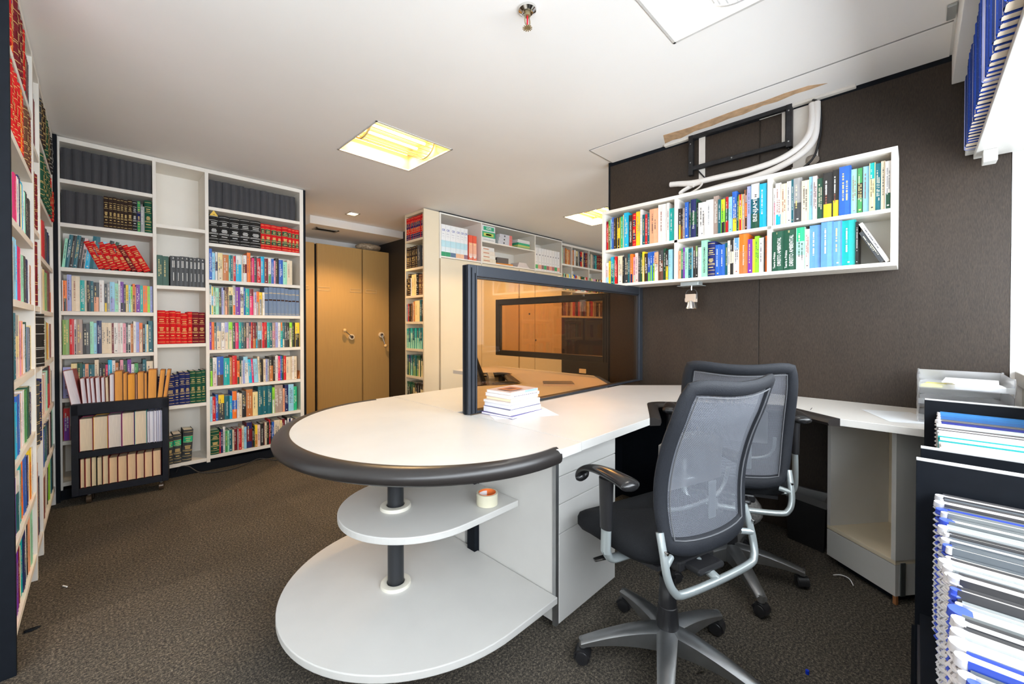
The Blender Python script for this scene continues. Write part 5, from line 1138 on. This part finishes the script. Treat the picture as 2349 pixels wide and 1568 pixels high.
# ------------------------------------------------------------------ things in the niches of the long cupboard
ZN = 1.9015; YN = 3.655
def carton(name, label, cat, x0, x1, z, h, d, cols, grp=None, y=YN, marks=()):
    """box with printed front; cols = [(fraction from bottom, colour)]"""
    mb = MB(); t_ = x1 - x0; mb.box((0, .0006, 0), (t_, d, h), cols[-1][1]); z0 = 0
    for f, c in cols: mb.quad([(0, 0, h * z0), (t_, 0, h * z0), (t_, 0, h * f), (0, 0, h * f)], c); z0 = f
    for a, b, c_, e_, col in marks: mb.quad([(t_ * a, -.0006, h * b), (t_ * c_, -.0006, h * b), (t_ * c_, -.0006, h * e_), (t_ * a, -.0006, h * e_)], col)
    return tag(mb.build(name, cover_m, T=Matrix.Translation((x0, y, z))), label, cat, grp)
wb = (.82, .82, .82); ink = (.03, .06, .35)
xs_ = [2.612, 2.668, 2.735, 2.810, 2.872, 2.925, 2.978]
ft = [((.02, .30, .14), 'green'), ((.02, .30, .14), 'green'), ((.10, .18, .30), 'blue-grey'), ((.85, .50, .30), 'orange'), ((.85, .50, .32), 'orange'), ((.28, .16, .22), 'plum')]
for k in range(6):
    c, n = ft[k]
    o = carton('box_file', f'white box file with pale blue band and {n} foot, {ORD[k]} in the left niche', 'box file', xs_[k], xs_[k + 1] - .002, ZN, .345, .25, [(.14, c), (.30, (.72, .80, .84)), (.50, (.48, .72, .80)), (1, wb)], 'white box files in the left niche', marks=((.2, .70, .7, .715, (.5, .5, .55)), (.3, .63, .7, .64, (.5, .5, .55))))
    text_mesh('CR', .030, mat('blue_ink', ink, .6), 'title', o, Matrix.Translation(((xs_[k + 1] - xs_[k]) * .5, -.001, .345 * .82)) @ Matrix.Rotation(R(90), 4, 'X'), bold=.0006)
for k, (a, b) in enumerate(((2.995, 3.05), (3.055, 3.11))):
    carton('box_file', f'{["left", "right"][k]} one of two orange-red box files in the left niche', 'box file', a, b, ZN, .285, .25, [(.12, (.82, .20, .12)), (.26, (.88, .60, .50)), (.7, (.88, .45, .30)), (1, (.82, .10, .05))], 'orange-red box files in the left niche', marks=((.3, .08, .7, .17, (.9, .85, .8)), (.3, .62, .7, .66, (.95, .7, .3))))
ZM = 2.1515
gr, yg = (.04, .42, .22), (.55, .60, .12)
o = carton('book_box', 'white box lowest in the left stack on the upper niche shelf', 'box', 3.195, 3.41, ZM, .048, .2, [(1, (.78, .77, .76))], marks=((.1, .3, .9, .5, (.5, .5, .5)),))
o = carton('book_box', 'green and yellow box in the middle of the upper niche stack', 'box', 3.195, 3.405, ZM + .049, .068, .2, [(1, gr)], marks=((.12, .2, .88, .75, yg), (.3, .35, .7, .6, (.8, .75, .4))))
o = carton('book_box', 'green-labelled white box on top of the upper niche stack', 'box', 3.20, 3.405, ZM + .118, .072, .2, [(1, wb)], marks=((.08, .18, .92, .82, gr),))
text_mesh('ICMS', .036, paper, 'title', o, Matrix.Translation((.1025, -.0014, .036)) @ Matrix.Rotation(R(90), 4, 'X'), bold=.0008)
for k in range(3): carton('box_file', f'grey box file with red end lying flat, {["lowest", "middle", "top"][k]} of three on the upper niche shelf', 'box file', 3.46 + .012 * k, 3.70, ZM + .043 * k, .042, .2, [(1, (.62, .62, .66))], 'flat grey box files on the upper niche shelf', marks=((.78, 0, 1, 1, (.78, .22, .20)), (.35, .3, .45, .7, (.05, .05, .05))))
for k in range(5): carton('book', f'{["lowest", "second", "third", "fourth", "top"][k]} flat book in the right pile on the upper niche shelf', 'book', 3.80 + .008 * (k % 3), 4.03 + .006 * (k % 2), ZM + [0, .022, .040, .068, .090][k], [.021, .017, .027, .021, .018][k], .17, [(1, [(.30, .45, .20), (.55, .60, .15), gr, (.75, .72, .72), (.80, .78, .76)][k])], 'flat book pile on the upper niche shelf')
for k in range(4): carton('book_box', f'{["lowest", "second", "third", "top"][k]} cream box in the left stack on the lower niche shelf', 'box', 3.195, 3.42 - .01 * k, ZN + .046 * k, .045, .2, [(1, [(.78, .70, .55), (.82, .78, .68), (.80, .72, .62), (.76, .76, .74)][k])], 'cream boxes on the lower niche shelf', marks=((.1, .3, .55, .6, (.6, .3, .2)),))
tag(MB().poly([(3.45, 3.70), (3.72, 3.66), (3.74, 3.85), (3.47, 3.88)], 0, .022).build('envelope', mat('orange_envelope', (.72, .26, .03), .6), T=Matrix.Translation((0, 0, ZN))), 'orange envelope lying on the lower niche shelf', 'envelope')
tag(MB().poly([(3.50, 3.72), (3.68, 3.70), (3.70, 3.84), (3.52, 3.86)], 0, .075).build('dark_box', mat('dark_grey_box', (.10, .09, .09), .4), T=Matrix.Translation((0, 0, ZN + .023))), 'dark grey box standing on the orange envelope in the lower niche', 'box')
for k in range(5): tag(B((3.80 + .01 * k, 0, 0), (4.03 - .012 * k, .15, .012)).build('magazine', mat('pale_magazine', (.66, .60, .58), .6), T=Matrix.Translation((0, YN + .003 * k, ZN + .0132 * k))), f'{["lowest", "second", "third", "fourth", "top"][k]} pale magazine in the flat pile on the lower niche shelf', 'magazine', 'flat pale magazines on the lower niche shelf')
x = 4.143
for k in range(9):
    w_ = [.06, .075, .05, .055, .058, .062, .055, .06, .06][k]; c, n = [((.10, .45, .15), 'green'), ((.82, .38, .28), 'salmon'), ((.25, .15, .15), 'brown'), ((.05, .40, .15), 'green'), ((.45, .15, .15), 'maroon'), ((.82, .38, .28), 'salmon'), ((.45, .15, .15), 'maroon'), ((.05, .38, .15), 'green'), ((.85, .42, .32), 'salmon')][k]
    carton('box_file', f'white box file with {n} foot label, {ORD[k]} from left in the right niche', 'box file', x, x + w_ - .004, ZN, .30, .25, [(.06, wb), (.24, c), (1, wb)], 'white box files in the right niche', marks=((.35, .66, .65, .72, (.2, .2, .25)), (.3, .35, .7, .37, (.5, .5, .55)))); x += w_
# loose pieces among the shelves: yellow card and protruding dark binder
tag(MB().poly([(0, 0), (.055, 0), (.028, .045)], 0, .0012).build('yellow_card', mat('yellow_card', (.86, .58, .10), .6), T=Matrix.Translation((.622, 3.966, 2.018)) @ Matrix.Rotation(R(80), 4, 'X')), 'yellow folded card on top of the black volumes, second shelf', 'card')
